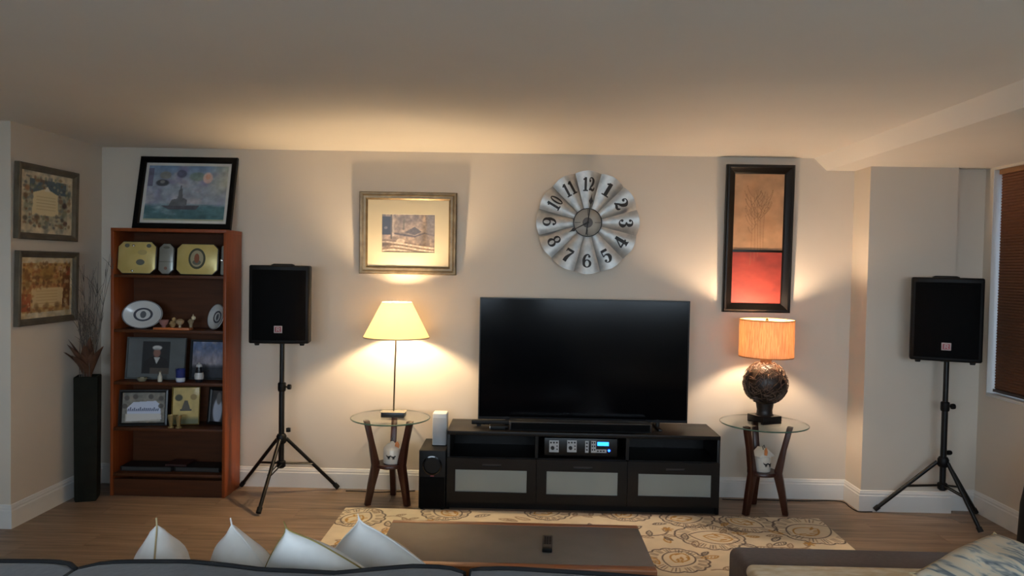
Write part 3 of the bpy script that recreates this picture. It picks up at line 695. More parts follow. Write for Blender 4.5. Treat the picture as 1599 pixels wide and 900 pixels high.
MB().shell([(.101, .02), (.101, .036), (.096, .037), (.095, .02)], 48).build('hub_ring', M_BLACKM, ck, smooth=True).rotation_euler = (PI/2, 0, 0)
MB().lathe([(.036, .034), (.034, .037), (0, .037)], 32, M=RX(PI/2)).build('hub_boss', mat('dark_boss', (84, 80, 78), .5, metal=.5), ck, smooth=True)
for a in range(4):
    MB().box(-.0015, .0015, -.0352, -.034, .05, .092, RY(a*PI/2)).build('minute_tick', M_MARK, ck)
MB().box(-.16, .16, -.011, .0115, -.012, .012).box(-.012, .012, -.011, .0115, -.16, .16).build('rear_frame', M_BLACKM, ck)
def hand(name, L, ang, y, tail):
    o = MB().prism([(-.004, -tail), (.004, -tail), (.0045, 0), (.003, L*.62), (.014, L*.74), (.004, L*.86), (.0, L), (-.004, L*.86), (-.014, L*.74), (-.003, L*.62), (-.0045, 0)], y-.0015, y).build(name, M_MARK, ck); o.rotation_euler = (0, ang, 0)
hand('hour_hand', .150, math.radians(242), -.041, .0); hand('minute_hand', .205, math.radians(7), -.044, .085)
MB().lathe([(.009, .037), (.009, .048), (0, .049)], 16, M=RX(PI/2)).build('hand_pin', M_MARK, ck, smooth=True)

# ---------------------------------------------------------------- framed pictures
def picture(name, label, cat, loc, rot, W_, H_, prof, fm, inner, group=None):
    t = thing(name, label, cat, loc, rot, group)
    MB().frame(-W_/2, W_/2, 0, H_, prof).build('frame', fm, t, smooth=True, ang=.4)
    MB().box(-W_/2+.006, W_/2-.006, -.004, -.001, .006, H_-.006).build('backing_board', mat('brown_board', (120, 98, 72), .8), t)
    return t
def pbox(a, b, Y):                                       # pixel corners -> x0, x1, z0, z1 on plane Y
    A, B = WY(*a, Y), WY(*b, Y); return A.x, B.x, B.z, A.z
M_BRONZE = mat('bronze_wood_frame', (92, 76, 54), .34, metal=.45, var=.2, scale=10, stretch=(2, 2, 2), c2=(122, 104, 76))
M_MATB = mat('cream_mat_board', (196, 186, 160), .85, var=.01)
# bronze frame above the cone lamp
x0, x1, z0, z1 = pbox((562.5, 299), (712, 430), YW-.03); W_, H_ = x1-x0, z1-z0
t = picture('framed_photograph', 'bronze-framed sepia photograph with a wide cream mat above the cone-shaded lamp', 'picture', ((x0+x1)/2, YW-.003, z0), (math.radians(2.0), 0, 0), W_, H_,
    [(0, 0), (0, -.030), (.006, -.036), (.018, -.034), (.028, -.028), (.044, -.026), (.052, -.018), (.056, -.016), (.056, 0)], M_BRONZE, None)
MB().frame(-W_/2+.05, W_/2-.05, .05, H_-.05, [(0, -.008), (0, -.010), (.105, -.010), (.107, -.006), (.105, -.006)]).build('mat_board', M_MATB, t)
pw, ph = .385, .300; px0, pz0 = -W_/2+.148, .148
cv = Canvas(pw, ph, 150, (128, 108, 88))
cv.noise(5, 4, .35, 3, 4); cv.noise(14, 10, .28, 8, 3)
cv.rect(0, .075, .13, .26, (34, 24, 22)); cv.blob(.035, .18, .012, .01, (90, 80, 76)); cv.rect(.068, .078, .1, .3, (70, 58, 46)); cv.rect(.082, .094, .12, .30, (176, 160, 138), .6)
cv.poly([(.17, .15), (.24, .19), (.29, .155), (.24, .13)], (74, 62, 54)); cv.stroke([(.1, .14), (.17, .13), (.24, .12), (.31, .145), (.385, .13)], .006, (62, 52, 46), .8)
cv.stroke([(.165, .24), (.16, .17)], .006, (92, 84, 66), .8); cv.poly([(.31, .3), (.385, .3), (.385, .12), (.33, .14)], (98, 86, 74), .7)
for k in range(6): cv.stroke(bez((.0, .09-.016*k), (.1, .1-.01*k), (.22, .06-.012*k), (.385, .05-.012*k)), .006, (196, 178, 156) if k % 2 else (96, 78, 60), .6)
cv.blob(.14, .085, .03, .02, (206, 186, 160), .7); cv.blob(.03, .06, .05, .018, (70, 54, 40), .7)
cv.noise(24, 18, .2, 12, 2)
cv.sheet('print', M_PRINT, t, px0, -.0052, pz0)
# tall frame with tree panels above the ball lamp
x0, x1, z0, z1 = pbox((1134, 257), (1233, 489), YW-.03); W_, H_ = x1-x0, z1-z0
M_ESP = mat('espresso_frame', (12, 9, 8), .3, var=.2, spec=.35)
t = picture('framed_artwork', 'tall dark-framed artwork of slim trees on orange and red panels', 'picture', ((x0+x1)/2, YW-.003, z0), (math.radians(1.4), 0, 0), W_, H_,
    [(0, 0), (0, -.034), (.008, -.040), (.02, -.040), (.028, -.034), (.05, -.024), (.062, -.014), (.064, 0)], M_ESP, None)
iw, ih = W_-.124, H_-.124; split = ih*.405
tw = rr.random()
def panel(h, base, zoff, name, warm):
    cv = Canvas(iw, h, 90, base)
    cv.noise(4, 7, .16, 30+int(h*100), 4); cv.noise(2, 5, .5, 44, 3, c=warm)
    g2 = random.Random(5)
    for k in range(5):
        x = iw*.36+k*.023; y0, y1 = .27+.03*k, ih-.17+.03*(k % 3)
        pts = [(x+.006*math.sin(q*3+k)+(.012*(k-2))*max(0, q-.6), y0+(y1-y0)*q-zoff) for q in np.linspace(0, 1, 20)]
        cv.stroke(pts, .0018, (134, 96, 62), .6)
        for b in range(11):
            q = g2.uniform(.5, 1); bx, bz = pts[int(q*19)]; sgn = g2.choice([-1, 1]); l = g2.uniform(.02, .05)
            br = bez((bx, bz), (bx+sgn*l*.4, bz+l*.3), (bx+sgn*l*.8, bz+l*.7), (bx+sgn*l, bz+l*1.6), 8); cv.stroke(br, .0014, (124, 90, 56), .5)
            cv.stroke([br[4], (br[4][0]+sgn*.012, br[4][1]+.026)], .0012, (124, 90, 56), .45)
            cv.blob(br[-1][0], br[-1][1], .003, .005, (120, 86, 54), .5)
    return cv.sheet(name, M_PRINT, t, -iw/2, -.0075, .062+zoff)
panel(ih-split-.008, (178, 136, 98), split+.008, 'upper_panel', (186, 130, 84))
panel(split-.008, (132, 44, 32), 0, 'lower_panel', (164, 64, 46))
MB().box(-iw/2-.004, iw/2+.004, -.016, -.002, .062+split-.007, .062+split+.009).build('crossbar', M_ESP, t, bevel=.002)
# certificates on the left wall
M_OLD = mat('grey_bronze_frame', (100, 92, 78), .4, metal=.35, var=.2, scale=12)
def wallcert(za, zb_, name, label, paint):
    ya_, yb_ = 4.336, 4.925
    t = thing(name, label, 'picture', (XL+.003, (ya_+yb_)/2, za), (math.radians(1.2), 0, PI/2))
    W2, H2 = yb_-ya_, zb_-za
    MB().frame(-W2/2, W2/2, 0, H2, [(0, 0), (0, -.030), (.006, -.034), (.026, -.028), (.036, -.018), (.040, -.016), (.040, 0)]).build('frame', M_OLD, t, smooth=True, ang=.4)
    MB().box(-W2/2+.01, W2/2-.01, -.004, -.001, .01, H2-.01).build('backing_board', mat('brown_board', (120, 98, 72), .8), t)
    cv = Canvas(W2-.076, H2-.076, 120, (206, 194, 166)); paint(cv); cv.sheet('print', M_PRINT, t, -W2/2+.038, -.008, .038); return t
def ornate(c, keep, cols, n, seed, r=(.012, .035)):         # crowded small ornaments round a calm centre
    g2 = random.Random(seed); w, h = c.w, c.h
    for k in range(n):
        x, y = g2.random(), g2.random()
        if keep[0] < x < keep[1] and keep[2] < y < keep[3] or not (.06 < x < .94 and .1 < y < .92): continue
        q = g2.uniform(*r); c.blob(w*x, h*y, w*q*g2.uniform(.6, 1.5), h*q*g2.uniform(.6, 1.5), g2.choice(cols), .6, .6)
def cert_a(c):
    w, h = c.w, c.h; c.noise(5, 5, .06, 2)
    c.rect(w*.10, w*.9, h*.14, h*.88, (176, 172, 148)); c.noise(14, 12, .14, 4)
    c.rect(w*.17, w*.87, h*.66, h*.88, (84, 104, 116)); c.noise(9, 8, 1.1, 7, c=(120, 128, 122))
    c.poly([(w*.22, h*.3), (w*.72, h*.3), (w*.7, h*.66), (w*.5, h*.74), (w*.46, h*.74), (w*.24, h*.66)], (222, 208, 166))
    ornate(c, (.22, .74, .3, .74), [(96, 112, 118), (150, 130, 96), (196, 186, 154), (120, 84, 60), (110, 124, 104), (74, 78, 84), (206, 198, 170)], 420, 3)
    for x, y, r, q in ((.13, .72, .06, (150, 96, 60)), (.10, .60, .05, (104, 70, 46)), (.84, .5, .06, (58, 30, 28)), (.1, .24, .05, (66, 58, 52)), (.32, .27, .05, (110, 92, 74)), (.86, .2, .05, (84, 48, 42)), (.8, .25, .04, (60, 54, 52)), (.12, .45, .06, (140, 146, 126)), (.84, .36, .06, (128, 138, 116)), (.5, .24, .05, (128, 116, 96))): c.blob(w*x, h*y, w*r*.8, h*r*.8, q, .7, .7)
    c.poly([(w*.44, h*.7), (w*.5, h*.78), (w*.56, h*.7)], (226, 222, 206))
    for k in range(5): c.stroke([(w*.3, h*(.6-.05*k)), (w*.66, h*(.6-.05*k))], .0018, (160, 142, 108), .6)
def cert_b(c):
    w, h = c.w, c.h; c.noise(5, 5, .06, 12)
    c.rect(w*.05, w*.95, h*.1, h*.9, (178, 140, 84)); c.noise(8, 8, 1.0, 13, c=(196, 168, 112)); c.noise(12, 12, .2, 6)
    c.rect(w*.04, w*.2, h*.12, h*.40, (168, 88, 48)); c.rect(w*.8, w*.95, h*.16, h*.7, (116, 72, 40)); c.rect(w*.86, w*.95, h*.7, h*.85, (158, 82, 52))
    c.poly([(w*.2, h*.5), (w*.82, h*.5), (w*.8, h*.2), (w*.5, h*.16), (w*.24, h*.2)], (216, 190, 140)); c.rect(w*.2, w*.8, h*.5, h*.56, (190, 138, 88))
    ornate(c, (.22, .8, .2, .5), [(150, 96, 54), (196, 160, 100), (120, 86, 48), (176, 112, 66), (212, 190, 148), (104, 66, 40)], 420, 9)
    for x, y, rx_, ry_, q in ((.5, .74, .16, .12, (156, 122, 62)), (.5, .66, .14, .05, (110, 80, 44)), (.12, .7, .07, .09, (132, 88, 50)), (.14, .56, .05, .08, (128, 98, 48)), (.3, .2, .05, .06, (140, 108, 64)), (.5, .2, .05, .06, (132, 102, 60)), (.7, .2, .06, .06, (120, 84, 48)), (.28, .82, .05, .05, (216, 190, 150)), (.74, .82, .05, .05, (206, 170, 140))): c.blob(w*x, h*y, w*rx_*.8, h*ry_*.8, q, .65, .8)
    for k in range(5): c.stroke([(w*.3, h*(.44-.05*k)), (w*.7, h*(.44-.05*k))], .0018, (170, 132, 84), .6)
wallcert(1.725, 2.182, 'framed_certificate', 'upper framed certificate on the left wall with a blue-grey border', cert_a)
wallcert(1.200, 1.655, 'framed_certificate', 'lower framed certificate on the left wall in orange and brown', cert_b)

# ---------------------------------------------------------------- loudspeakers on tripods
M_LOGO = mat('badge_white', (176, 160, 160), .5)
M_RED = mat('badge_red', (146, 60, 66), .5)
def speaker(loc, rz, Wd, Ht, label):
    t = thing('loudspeaker', label, 'speaker', loc, (0, 0, rz), 'pole-mounted loudspeakers')
    D = .24; hw = Wd/2
    pl = [(-hw, -D*.5), (-hw*.5, -D*.5-.018), (hw*.5, -D*.5-.018), (hw, -D*.5), (hw*.98, 0), (hw*.62, D*.5), (-hw*.62, D*.5), (-hw*.98, 0)]
    c = MB().slab(pl, .012, Ht); c.build('cabinet', M_BLACK, t, bevel=.012, seg=3)
    gl_ = [(-hw+.022, -D*.5-.006), (-hw*.5, -D*.5-.024), (hw*.5, -D*.5-.024), (hw-.022, -D*.5-.006), (hw-.022, -D*.5+.004), (-hw+.022, -D*.5+.004)]
    MB().slab(gl_, .035, Ht-.03).build('grille', M_GRILLE, t, bevel=.004)
    yb = -D*.5-.0245
    bd = MB().box(-.027, .027, yb-.003, yb+.001, .085, .133).build('badge', M_LOGO, t, bevel=.003)
    MB().box(-.020, .020, yb-.0036, yb-.0028, .092, .126).build('badge_field', M_RED, bd)
    lt = MB()
    for q in ribbon([(-.008, .096), (-.008, .122)], [.006, .006])+ribbon([(-.008, .120), (.006, .1195), (.010, .114), (.006, .109), (-.008, .1085)], [.004, .005, .006, .005, .004], 14)+ribbon([(.0, .109), (.011, .096)], [.006, .006]):
        lt.add([(x, yb-.0042, z_) for x, z_ in q], [tuple(range(len(q)))])
    lt.build('badge_letter', M_LOGO, bd)
    MB().tube([(-.075, 0, Ht-.004), (-.06, 0, Ht+.002), (.06, 0, Ht+.002), (.075, 0, Ht-.004)], .009, 10).build('top_handle', M_BLACK, t, smooth=True)
    for x in (-hw+.05, hw-.05):
        for yy in (-D*.38, ): MB().lathe([(.014, 0), (.018, .014)], 12, (x, yy, -.003)).build('rubber_foot', M_RUB, t)
    MB().lathe([(.026, 0), (.026, .013)], 16, (0, 0, 0)).build('pole_socket', M_BLACKM, t)
    return t
def tripod(center, feet, ztop, label, hubz=.40):
    cx, cy = center; t = thing('speaker_stand', label, 'speaker stand', (cx, cy, 0), (0, 0, 0), 'tripod speaker stands')
    MB().tube([(0, 0, .20), (0, 0, ztop*.72)], .019, 16).build('lower_pole', M_BLACKM, t, smooth=True)
    MB().tube([(0, 0, ztop*.70), (0, 0, ztop)], .0165, 16).build('upper_pole', M_BLACKM, t, smooth=True)
    cl = MB().lathe([(.024, ztop*.72-.03), (.027, ztop*.72-.02), (.027, ztop*.72+.025), (.022, ztop*.72+.03)], 20).build('height_collar', M_BLACK, t, smooth=True)
    MB().tube([(.022, 0, ztop*.72), (.045, 0, ztop*.72)], .006, 8).lathe([(.017, .04), (.019, .05), (.017, .062)], 10, M=T(0, 0, ztop*.72) @ RY(PI/2)).build('clamp_knob', M_BLACK, cl, smooth=True)
    hb = MB().lathe([(.026, hubz-.03), (.034, hubz-.02), (.034, hubz+.02), (.026, hubz+.035)], 20).build('leg_hub', M_BLACK, t, smooth=True)
    MB().lathe([(.014, .03), (.017, .045), (.014, .06)], 10, M=T(0, 0, hubz+.06) @ RZ(.3) @ RY(PI/2)).build('hub_knob', M_BLACK, hb, smooth=True)
    MB().lathe([(.024, .205), (.030, .21), (.030, .245), (.024, .25)], 16).build('brace_collar', M_BLACK, t, smooth=True)
    for fx, fy in feet:
        f_ = Vector((fx-cx, fy-cy, .016)); d = Vector((f_.x, f_.y, 0)).normalized(); a = d*.034+Vector((0, 0, hubz)); mid = a.lerp(f_, .5)
        e = f_ - (f_-a).normalized()*.03
        side = Vector((-d.y, d.x, 0))*.012
        lg = MB().tube([a, e], .0125, 10).build('leg', M_BLACKM, t, smooth=True)
        MB().tube([a.lerp(f_, .93), f_], .0165, 10).build('rubber_foot', M_RUB, lg, smooth=True)
        br = MB()
        for s_ in (-1, 1): br.tube([d*.026+Vector((0, 0, .23))+side*s_, mid+side*s_], .005, 6)
        br.build('brace', M_BLACKM, t)
    return t
LC = (-1.640, 5.03)
zb_ = WY(437, 540, LC[1]-.13).z
tripod(LC, [(-1.985, 5.215), (-1.655, 4.64), (-1.292, 5.215)], zb_-.002, 'black tripod speaker stand between the bookcase and the cone-lamp table')
speaker((LC[0], LC[1], zb_), .12, .395, .535, 'black loudspeaker on a tripod beside the cherry bookcase')
RC = (WY(1473.5, 700, 4.85).x, 4.85)
zb_ = WY(1478, 568, RC[1]-.12).z
tripod(RC, [(2.402, 4.995), (3.075, 4.985), (2.873, 4.60)], zb_-.002, 'black tripod speaker stand in the corner by the window', .385)
speaker((RC[0]-.022, RC[1], zb_), -.42, .405, .545, 'black loudspeaker on a tripod in the corner by the window')

# ---------------------------------------------------------------- bookcase
BX0, BX1, BY0, BY1, BH = -2.790, -2.005, 4.965, 5.235, 1.826
BX1 = WY(350, 500, BY0).x+.012
bc = thing('bookcase', 'tall cherry-veneer bookcase with open shelves in the left corner', 'bookcase', (0, 0, 0))
for x in (BX0, BX1-.02): MB().box(x, x+.02, BY0, BY1, 0, BH-.022).build('side_panel', M_BOOK, bc, bevel=.0015)
MB().box(BX0, BX1, BY0-.002, BY1, BH-.022, BH).build('top_panel', M_BOOK, bc, bevel=.0015)
MB().box(BX0+.02, BX1-.02, BY1-.008, BY1, .02, BH-.022).build('back_panel', M_BOOK_SHADED, bc)
MB().box(BX0+.02, BX1-.02, BY0+.012, BY0+.03, 0, .115).build('plinth', M_BOOK_SHADED, bc)
SZ = [WY(262, yy, BY0).z for yy in (430, 516, 598, 670, 741)]
for zz in SZ: MB().box(BX0+.02, BX1-.02, BY0+.004, BY1-.008, zz-.02, zz).build('shelf', M_BOOK_SHADED, bc, bevel=.001)
def fx(px, py, Y): return WY(px, py, Y).x
# ship print leaning on top
bx0, bx1 = fx(206, 354, 5.115), fx(360, 357, 5.115)
W_, H_ = bx1-bx0, .528
t = picture('framed_print', 'black-framed seascape print of a warship leaning on top of the bookcase', 'picture', ((bx0+bx1)/2, 5.132, BH+.004), (math.radians(-13.5), 0, 0), W_, H_,
    [(0, 0), (0, -.022), (.004, -.025), (.034, -.022), (.040, -.012), (.042, -.010), (.042, 0)], mat('black_gloss_frame', (6, 6, 7), .4, spec=.2), None)
MB().frame(-W_/2+.036, W_/2-.036, .036, H_-.036, [(0, -.004), (0, -.006), (.026, -.006), (.026, -.004)]).build('mat_board', mat('pale_mat', (206, 206, 200), .85), t)
cv = Canvas(W_-.12, H_-.12, 150, (150, 162, 176)); w_, h_ = cv.w, cv.h
cv.mix(np.clip((cv.Y/h_-.7)*3, 0, 1), (110, 140, 178)); cv.noise(4, 5, 1.5, 21, 4, c=(190, 184, 190)); cv.noise(6, 6, 1.2, 25, 3, c=(126, 124, 160))
cv.mix(np.clip((cv.X/w_-.75)*3, 0, 1)*np.clip((cv.Y/h_-.4)*4, 0, 1)*.8, (212, 206, 160)); cv.rect(0, w_*.07, h_*.62, h_*.95, (96, 92, 116), .8)
cv.blob(w_*.62, h_*.8, w_*.1, h_*.08, (112, 136, 112), .6); cv.blob(w_*.22, h_*.82, w_*.07, h_*.07, (140, 140, 128), .8); cv.blob(w_*.42, h_*.85, w_*.06, h_*.07, (84, 88, 112), .8)
cv.blob(w_*.19, h_*.68, w_*.08, h_*.06, (52, 56, 60), .85); cv.blob(w_*.19, h_*.70, w_*.03, h_*.03, (140, 140, 138), .8); cv.blob(w_*.75, h_*.78, w_*.06, h_*.1, (216, 184, 172), .9); cv.blob(w_*.75, h_*.8, w_*.03, h_*.05, (206, 150, 120), .7)
cv.mix(np.clip((.31-cv.Y/h_)*14, 0, 1), (78, 118, 126)); n2 = vnoise(cv.nx, cv.ny, 5, 12, 33, 3); cv.mix((cv.Y < h_*.31)*np.clip((n2-.5)*4, 0, 1), (138, 164, 176)); cv.mix((cv.Y < h_*.31)*np.clip((.42-n2)*4, 0, 1), (62, 98, 108))
cv.poly([(w_*.2, h_*.27), (w_*.68, h_*.28), (w_*.64, h_*.2), (w_*.3, h_*.2)], (84, 86, 96)); cv.poly([(w_*.3, h_*.27), (w_*.33, h_*.38), (w_*.4, h_*.4), (w_*.41, h_*.56), (w_*.45, h_*.58), (w_*.46, h_*.42), (w_*.52, h_*.38), (w_*.52, h_*.27)], (104, 108, 114))
cv.noise(16, 12, .16, 77, 3); cv.stroke([(w_*.43, h_*.55), (w_*.43, h_*.63)], .004, (90, 92, 100)); cv.mix((cv.Y < h_*.035)*.7, (200, 190, 150))
cv.sheet('print', M_PRINT, t, -w_/2, -.0052, .06)
# top shelf: chamfered plaques leaning on the back
def plaque(px0, px1, py0, py1, Y, zs, mt, label, emblem=None, name='plaque', edge=None, ch=.17):
    A, B = WY(px0, py1, Y), WY(px1, py0, Y); W2, H2 = B.x-A.x, max(.05, B.z-zs-.002); c = min(W2, H2)*ch
    t = thing(name, label, 'plaque', ((A.x+B.x)/2, Y, zs+.003), (math.radians(-6), 0, 0), 'plaques on the top shelf')
    oc = lambda i: [(-W2/2+c, i), (W2/2-c, i), (W2/2-i, c), (W2/2-i, H2-c), (W2/2-c, H2-i), (-W2/2+c, H2-i), (-W2/2+i, H2-c), (-W2/2+i, c)]
    MB().prism(oc(0), 0, .014).build('board', edge or mat('dark_plaque_board', (44, 34, 24), .4), t, bevel=.002)
    f_ = MB().prism(oc(.006), -.004, .001).build('face_plate', mt, t, bevel=.0015)
    if emblem: emblem(f_, W2, H2)
    return t
M_GOLD = mat('gold_plate', (196, 176, 104), .3, metal=.2, var=.12, scale=9, c2=(212, 194, 128))
M_SILV = mat('silver_plate', (150, 152, 146), .3, metal=.4, var=.08, scale=9)
M_GREY = mat('grey_enamel', (92, 94, 84), .45)
def disc_part(parent, name, mt, rx, rz_, x, z_, y0, y1, n=28):
    return MB().prism([(x+rx*math.cos(2*PI*k/n), z_+rz_*math.sin(2*PI*k/n)) for k in range(n)], y0, y1).build(name, mt, parent)
def em1(p, W2, H2):
    disc_part(p, 'engraved_ship', mat('grey_enamel', (92, 94, 84), .45), W2*.11, H2*.09, W2*.10, H2*.36, -.0055, -.003)
    for x in (-.26, .3): disc_part(p, 'engraved_mark', M_GREY, W2*.06, H2*.06, W2*x, H2*.86, -.0055, -.003)
    disc_part(p, 'engraved_mark', mat('pale_enamel', (176, 160, 104), .4), W2*.12, H2*.08, W2*.14, H2*.66, -.0055, -.003)
    for x, z_ in ((-.10, .86), (-.10, .1)): MB().lathe([(.010, 0), (.007, .005), (0, .007)], 12, M=T(W2*x, -.004, H2*z_) @ RX(PI/2)).build('chrome_stud', mat('chrome', (230, 230, 228), .08, metal=1), p, smooth=True)
def em2(p, W2, H2):
    e_ = disc_part(p, 'crest', mat('crest_ring', (74, 78, 62), .4, metal=.3), W2*.2, H2*.33, 0, H2*.52, -.007, -.003)
    disc_part(p, 'crest_field', mat('crest_field', (152, 146, 118), .45), W2*.155, H2*.26, 0, H2*.52, -.008, -.006)
    disc_part(p, 'crest_figure', mat('crest_figure', (126, 72, 44), .5), W2*.06, H2*.15, 0, H2*.53, -.009, -.007); disc_part(p, 'crest_figure', M_GREY, W2*.1, H2*.08, 0, H2*.40, -.0085, -.007)
def em3(p, W2, H2):
    MB().box(-W2*.42, W2*.42, -.0055, -.003, H2*.40, H2*.415).build('engraved_line', M_GREY, p)
    disc_part(p, 'engraved_seal', mat('seal_rust', (126, 92, 78), .5), W2*.10, H2*.05, 0, H2*.2, -.0055, -.003); disc_part(p, 'engraved_mark', M_GREY, W2*.2, H2*.04, 0, H2*.86, -.0055, -.003)
def em4(p, W2, H2):
    MB().lathe([(.012, 0), (.008, .006), (0, .008)], 12, M=T(-W2*.25, -.004, H2*.5) @ RX(PI/2)).build('chrome_stud', mat('chrome', (230, 230, 228), .08, metal=1), p, smooth=True)
PY = 4.995
plaque(182, 243, 377, 430, PY, SZ[0], M_GOLD, 'gold chamfered plaque with chrome studs at the left of the top shelf', em1)
plaque(246, 271, 380, 430, PY+.02, SZ[0], M_SILV, 'narrow silver plaque between the two gold plaques', em3, ch=.3)
plaque(274, 340, 381, 431, PY, SZ[0], M_GOLD, 'gold chamfered plaque with an oval crest on the top shelf', em2)
plaque(343, 352.5, 383, 431, PY+.02, SZ[0], M_SILV, 'silver plaque half hidden by the right bookcase side', em4, ch=.3)
# second shelf: two plates, tray with figurines
M_PLATE = mat('white_china', (206, 208, 206), .2, var=.02, spec=.6)
M_NAVY = mat('navy_glaze', (74, 78, 88), .3)
def plate(x, Y, r, rz, label, lean=-14):
    t = thing('decorative_plate', label, 'plate', (x, Y, SZ[1]+.001), (math.radians(lean), 0, rz), 'plates on the second shelf')
    M = T(0, 0, r*.80) @ Matrix.Diagonal((1.15, 1, .80, 1)) @ RX(PI/2)
    MB().lathe([(r*.45, -.012), (r*.62, -.010), (r, .006), (r*.995, .010), (r*.64, -.003), (r*.6, -.006), (0, -.006)], 48, M=M).build('dish', M_PLATE, t, smooth=True)
    def ring(nm, r0, r1, mt, off):
        pr = [(r0, off), (r1, off+.0006), (r1, off+.001), (r0, off+.0006)]
        mb = MB().shell(pr, 40); mb.v = [tuple(M @ Vector(v)) for v in mb.v]; return mb.build(nm, mt, t, smooth=True)
    ring('crest_ring', r*.36, r*.48, M_NAVY, -.0045); ring('rim_line', r*.95, r*.985, M_NAVY, .0095)
    MB().lathe([(r*.24, -.0055), (r*.24, -.0045), (0, -.0045)], 24, M=M @ Matrix.Diagonal((.62, 1.05, 1, 1))).build('crest_figure', mat('grey_glaze', (96, 100, 104), .3), t)
    return t
plate(fx(222, 492, 5.06), 5.045, .123, 0, 'oval white plate with a navy crest at the left of the second shelf')
plate(BX1-.02-.108, 5.07, .112, math.radians(-45), 'white plate turned sideways against the right bookcase side')
A, B = WY(240, 515, 4.985), WY(296, 517, 4.985)
tr = tag(MB().box(A.x, B.x, 4.975, 5.04, SZ[1]+.0005, SZ[1]+.016).build('wooden_tray', mat('orange_wood', (186, 104, 52), .4, var=.15, scale=8, stretch=(1, 8, 8)), None, bevel=.002), 'flat orange-brown wooden tray at the front edge of the second shelf', 'tray')
def figurine(nm, px, Y, h, prof, col, label, cat='figurine', parts=()):
    o = thing(nm, label, cat, (fx(px, 510, Y), Y, SZ[1]+(.0165 if Y < 5.045 else .001)), (0, 0, 0), 'trinkets on the second shelf')
    MB().lathe([(r, z_*h) for r, z_ in prof], 18).build('body', mat(nm+'_glaze', col, .25, var=.15), o, smooth=True)
    for pn, M, c, r in parts: MB().lathe([(r*math.cos(a), r*math.sin(a)) for a in np.linspace(-PI/2+.01, PI/2-.01, 8)], 12, M=M).build(pn, mat(pn+'_tone', c, .3), o, smooth=True)
    return o
figurine('glass_bowl', 256, 5.01, .05, [(.014, 0), (.012, .15), (.028, .5), (.034, 1), (.030, .98), (0, .4)], (150, 110, 106), 'small rosy glass bowl on the wooden tray', 'bowl')
figurine('bird_figurine', 270, 5.01, .045, [(.012, 0), (.02, .3), (.026, .6), (.015, 1), (0, 1.02)], (150, 122, 84), 'tan bird figurine in the middle of the wooden tray', parts=(('head', T(.012, -.01, .056), (176, 146, 100), .014), ('beak', T(.026, -.01, .056) @ Matrix.Diagonal((1, .5, .5, 1)), (120, 84, 50), .007)))
figurine('shell_figurine', 281, 5.01, .058, [(.010, 0), (.008, .25), (.026, .55), (.028, .8), (.012, 1), (0, 1.02)], (170, 150, 118), 'pale shell-shaped figurine at the right end of the wooden tray')
figurine('deer_figurine', 298, 5.07, .07, [(.016, 0), (.010, .2), (.012, .5), (.022, .8), (.010, 1), (0, 1.02)], (156, 138, 108), 'beige animal figurine standing just right of the wooden tray', parts=(('head', T(.022, -.008, .078), (206, 192, 160), .015), ('ear', T(.016, 0, .094) @ Matrix.Diagonal((.6, .6, 1.3, 1)), (170, 150, 120), .008)))
# third shelf: two mounted photographs and trinkets
def photo(nm, px0, px1, py0, Y, zs, label, paint, fm, fw_, rz=0, lean=-7, base=(90, 94, 94), nx=110, width=None, cat='picture'):
    A, B = WY(px0, py0, Y), WY(px1, py0, Y); W2 = width or (B.x-A.x); H2 = A.z-zs-.002; cx = (A.x+B.x)/2 if not width else A.x+W2/2
    t = thing(nm, label, cat, (cx, Y, zs+.003), (math.radians(lean), 0, rz), 'photographs on the bookcase')
    MB().frame(-W2/2, W2/2, 0, H2, [(0, .012), (0, -.010), (fw_*.6, -.012), (fw_, -.004), (fw_, .012)]).build('frame', fm, t)
    MB().box(-W2/2+.003, W2/2-.003, .004, .011, .003, H2-.003).build('backing_board', M_RUB, t)
    cv = Canvas(W2-2*fw_+.002, H2-2*fw_+.002, nx, base); paint(cv); cv.sheet('print', M_PRINT, t, -cv.w/2, .0015, fw_-.001)
    MB().box(-.03, .03, .012, .015, .01, H2*.6).build('easel_back', M_RUB, t); return t
def portrait(c):
    w, h = c.w, c.h; c.noise(4, 4, .08, 3); c.rect(w*.25, w*.74, h*.12, h*.92, (28, 32, 36))
    c.poly([(w*.27, h*.18), (w*.3, h*.42), (w*.4, h*.52), (w*.47, h*.55), (w*.56, h*.55), (w*.66, h*.5), (w*.72, h*.4), (w*.72, h*.12), (w*.27, h*.12)], (18, 18, 22))
    c.blob(w*.51, h*.64, w*.065, h*.115, (134, 96, 84)); c.blob(w*.51, h*.77, w*.085, h*.055, (196, 194, 190)); c.blob(w*.51, h*.73, w*.07, h*.02, (150, 150, 150)); c.poly([(w*.46, h*.53), (w*.57, h*.53), (w*.51, h*.36)], (190, 190, 186))
    c.rect(w*.4, w*.74, h*.12, h*.26, (92, 82, 72), .8)
def skyview(c):
    w, h = c.w, c.h; c.a[:] = (96, 112, 146); c.mix(np.clip((.85-c.Y/h)*3, 0, 1), (134, 128, 138)); c.noise(5, 6, 1.4, 5, 3, c=(162, 150, 152)); c.mix(np.clip((.38-c.Y/h)*9, 0, 1), (40, 42, 50)); c.noise(9, 5, .3, 8)
M_DFR = mat('dark_slate_frame', (40, 42, 44), .5)
photo('mounted_portrait', 196, 286, 527, 5.08, SZ[2], 'grey-matted portrait of a seated person in dark uniform and white cap', portrait, mat('grey_card', (92, 96, 96), .7), .008, width=.41)
photo('mounted_landscape', 296, 352, 531, 5.11, SZ[2], 'blue and pink sky photograph at the right of the third shelf', skyview, M_DFR, .014)
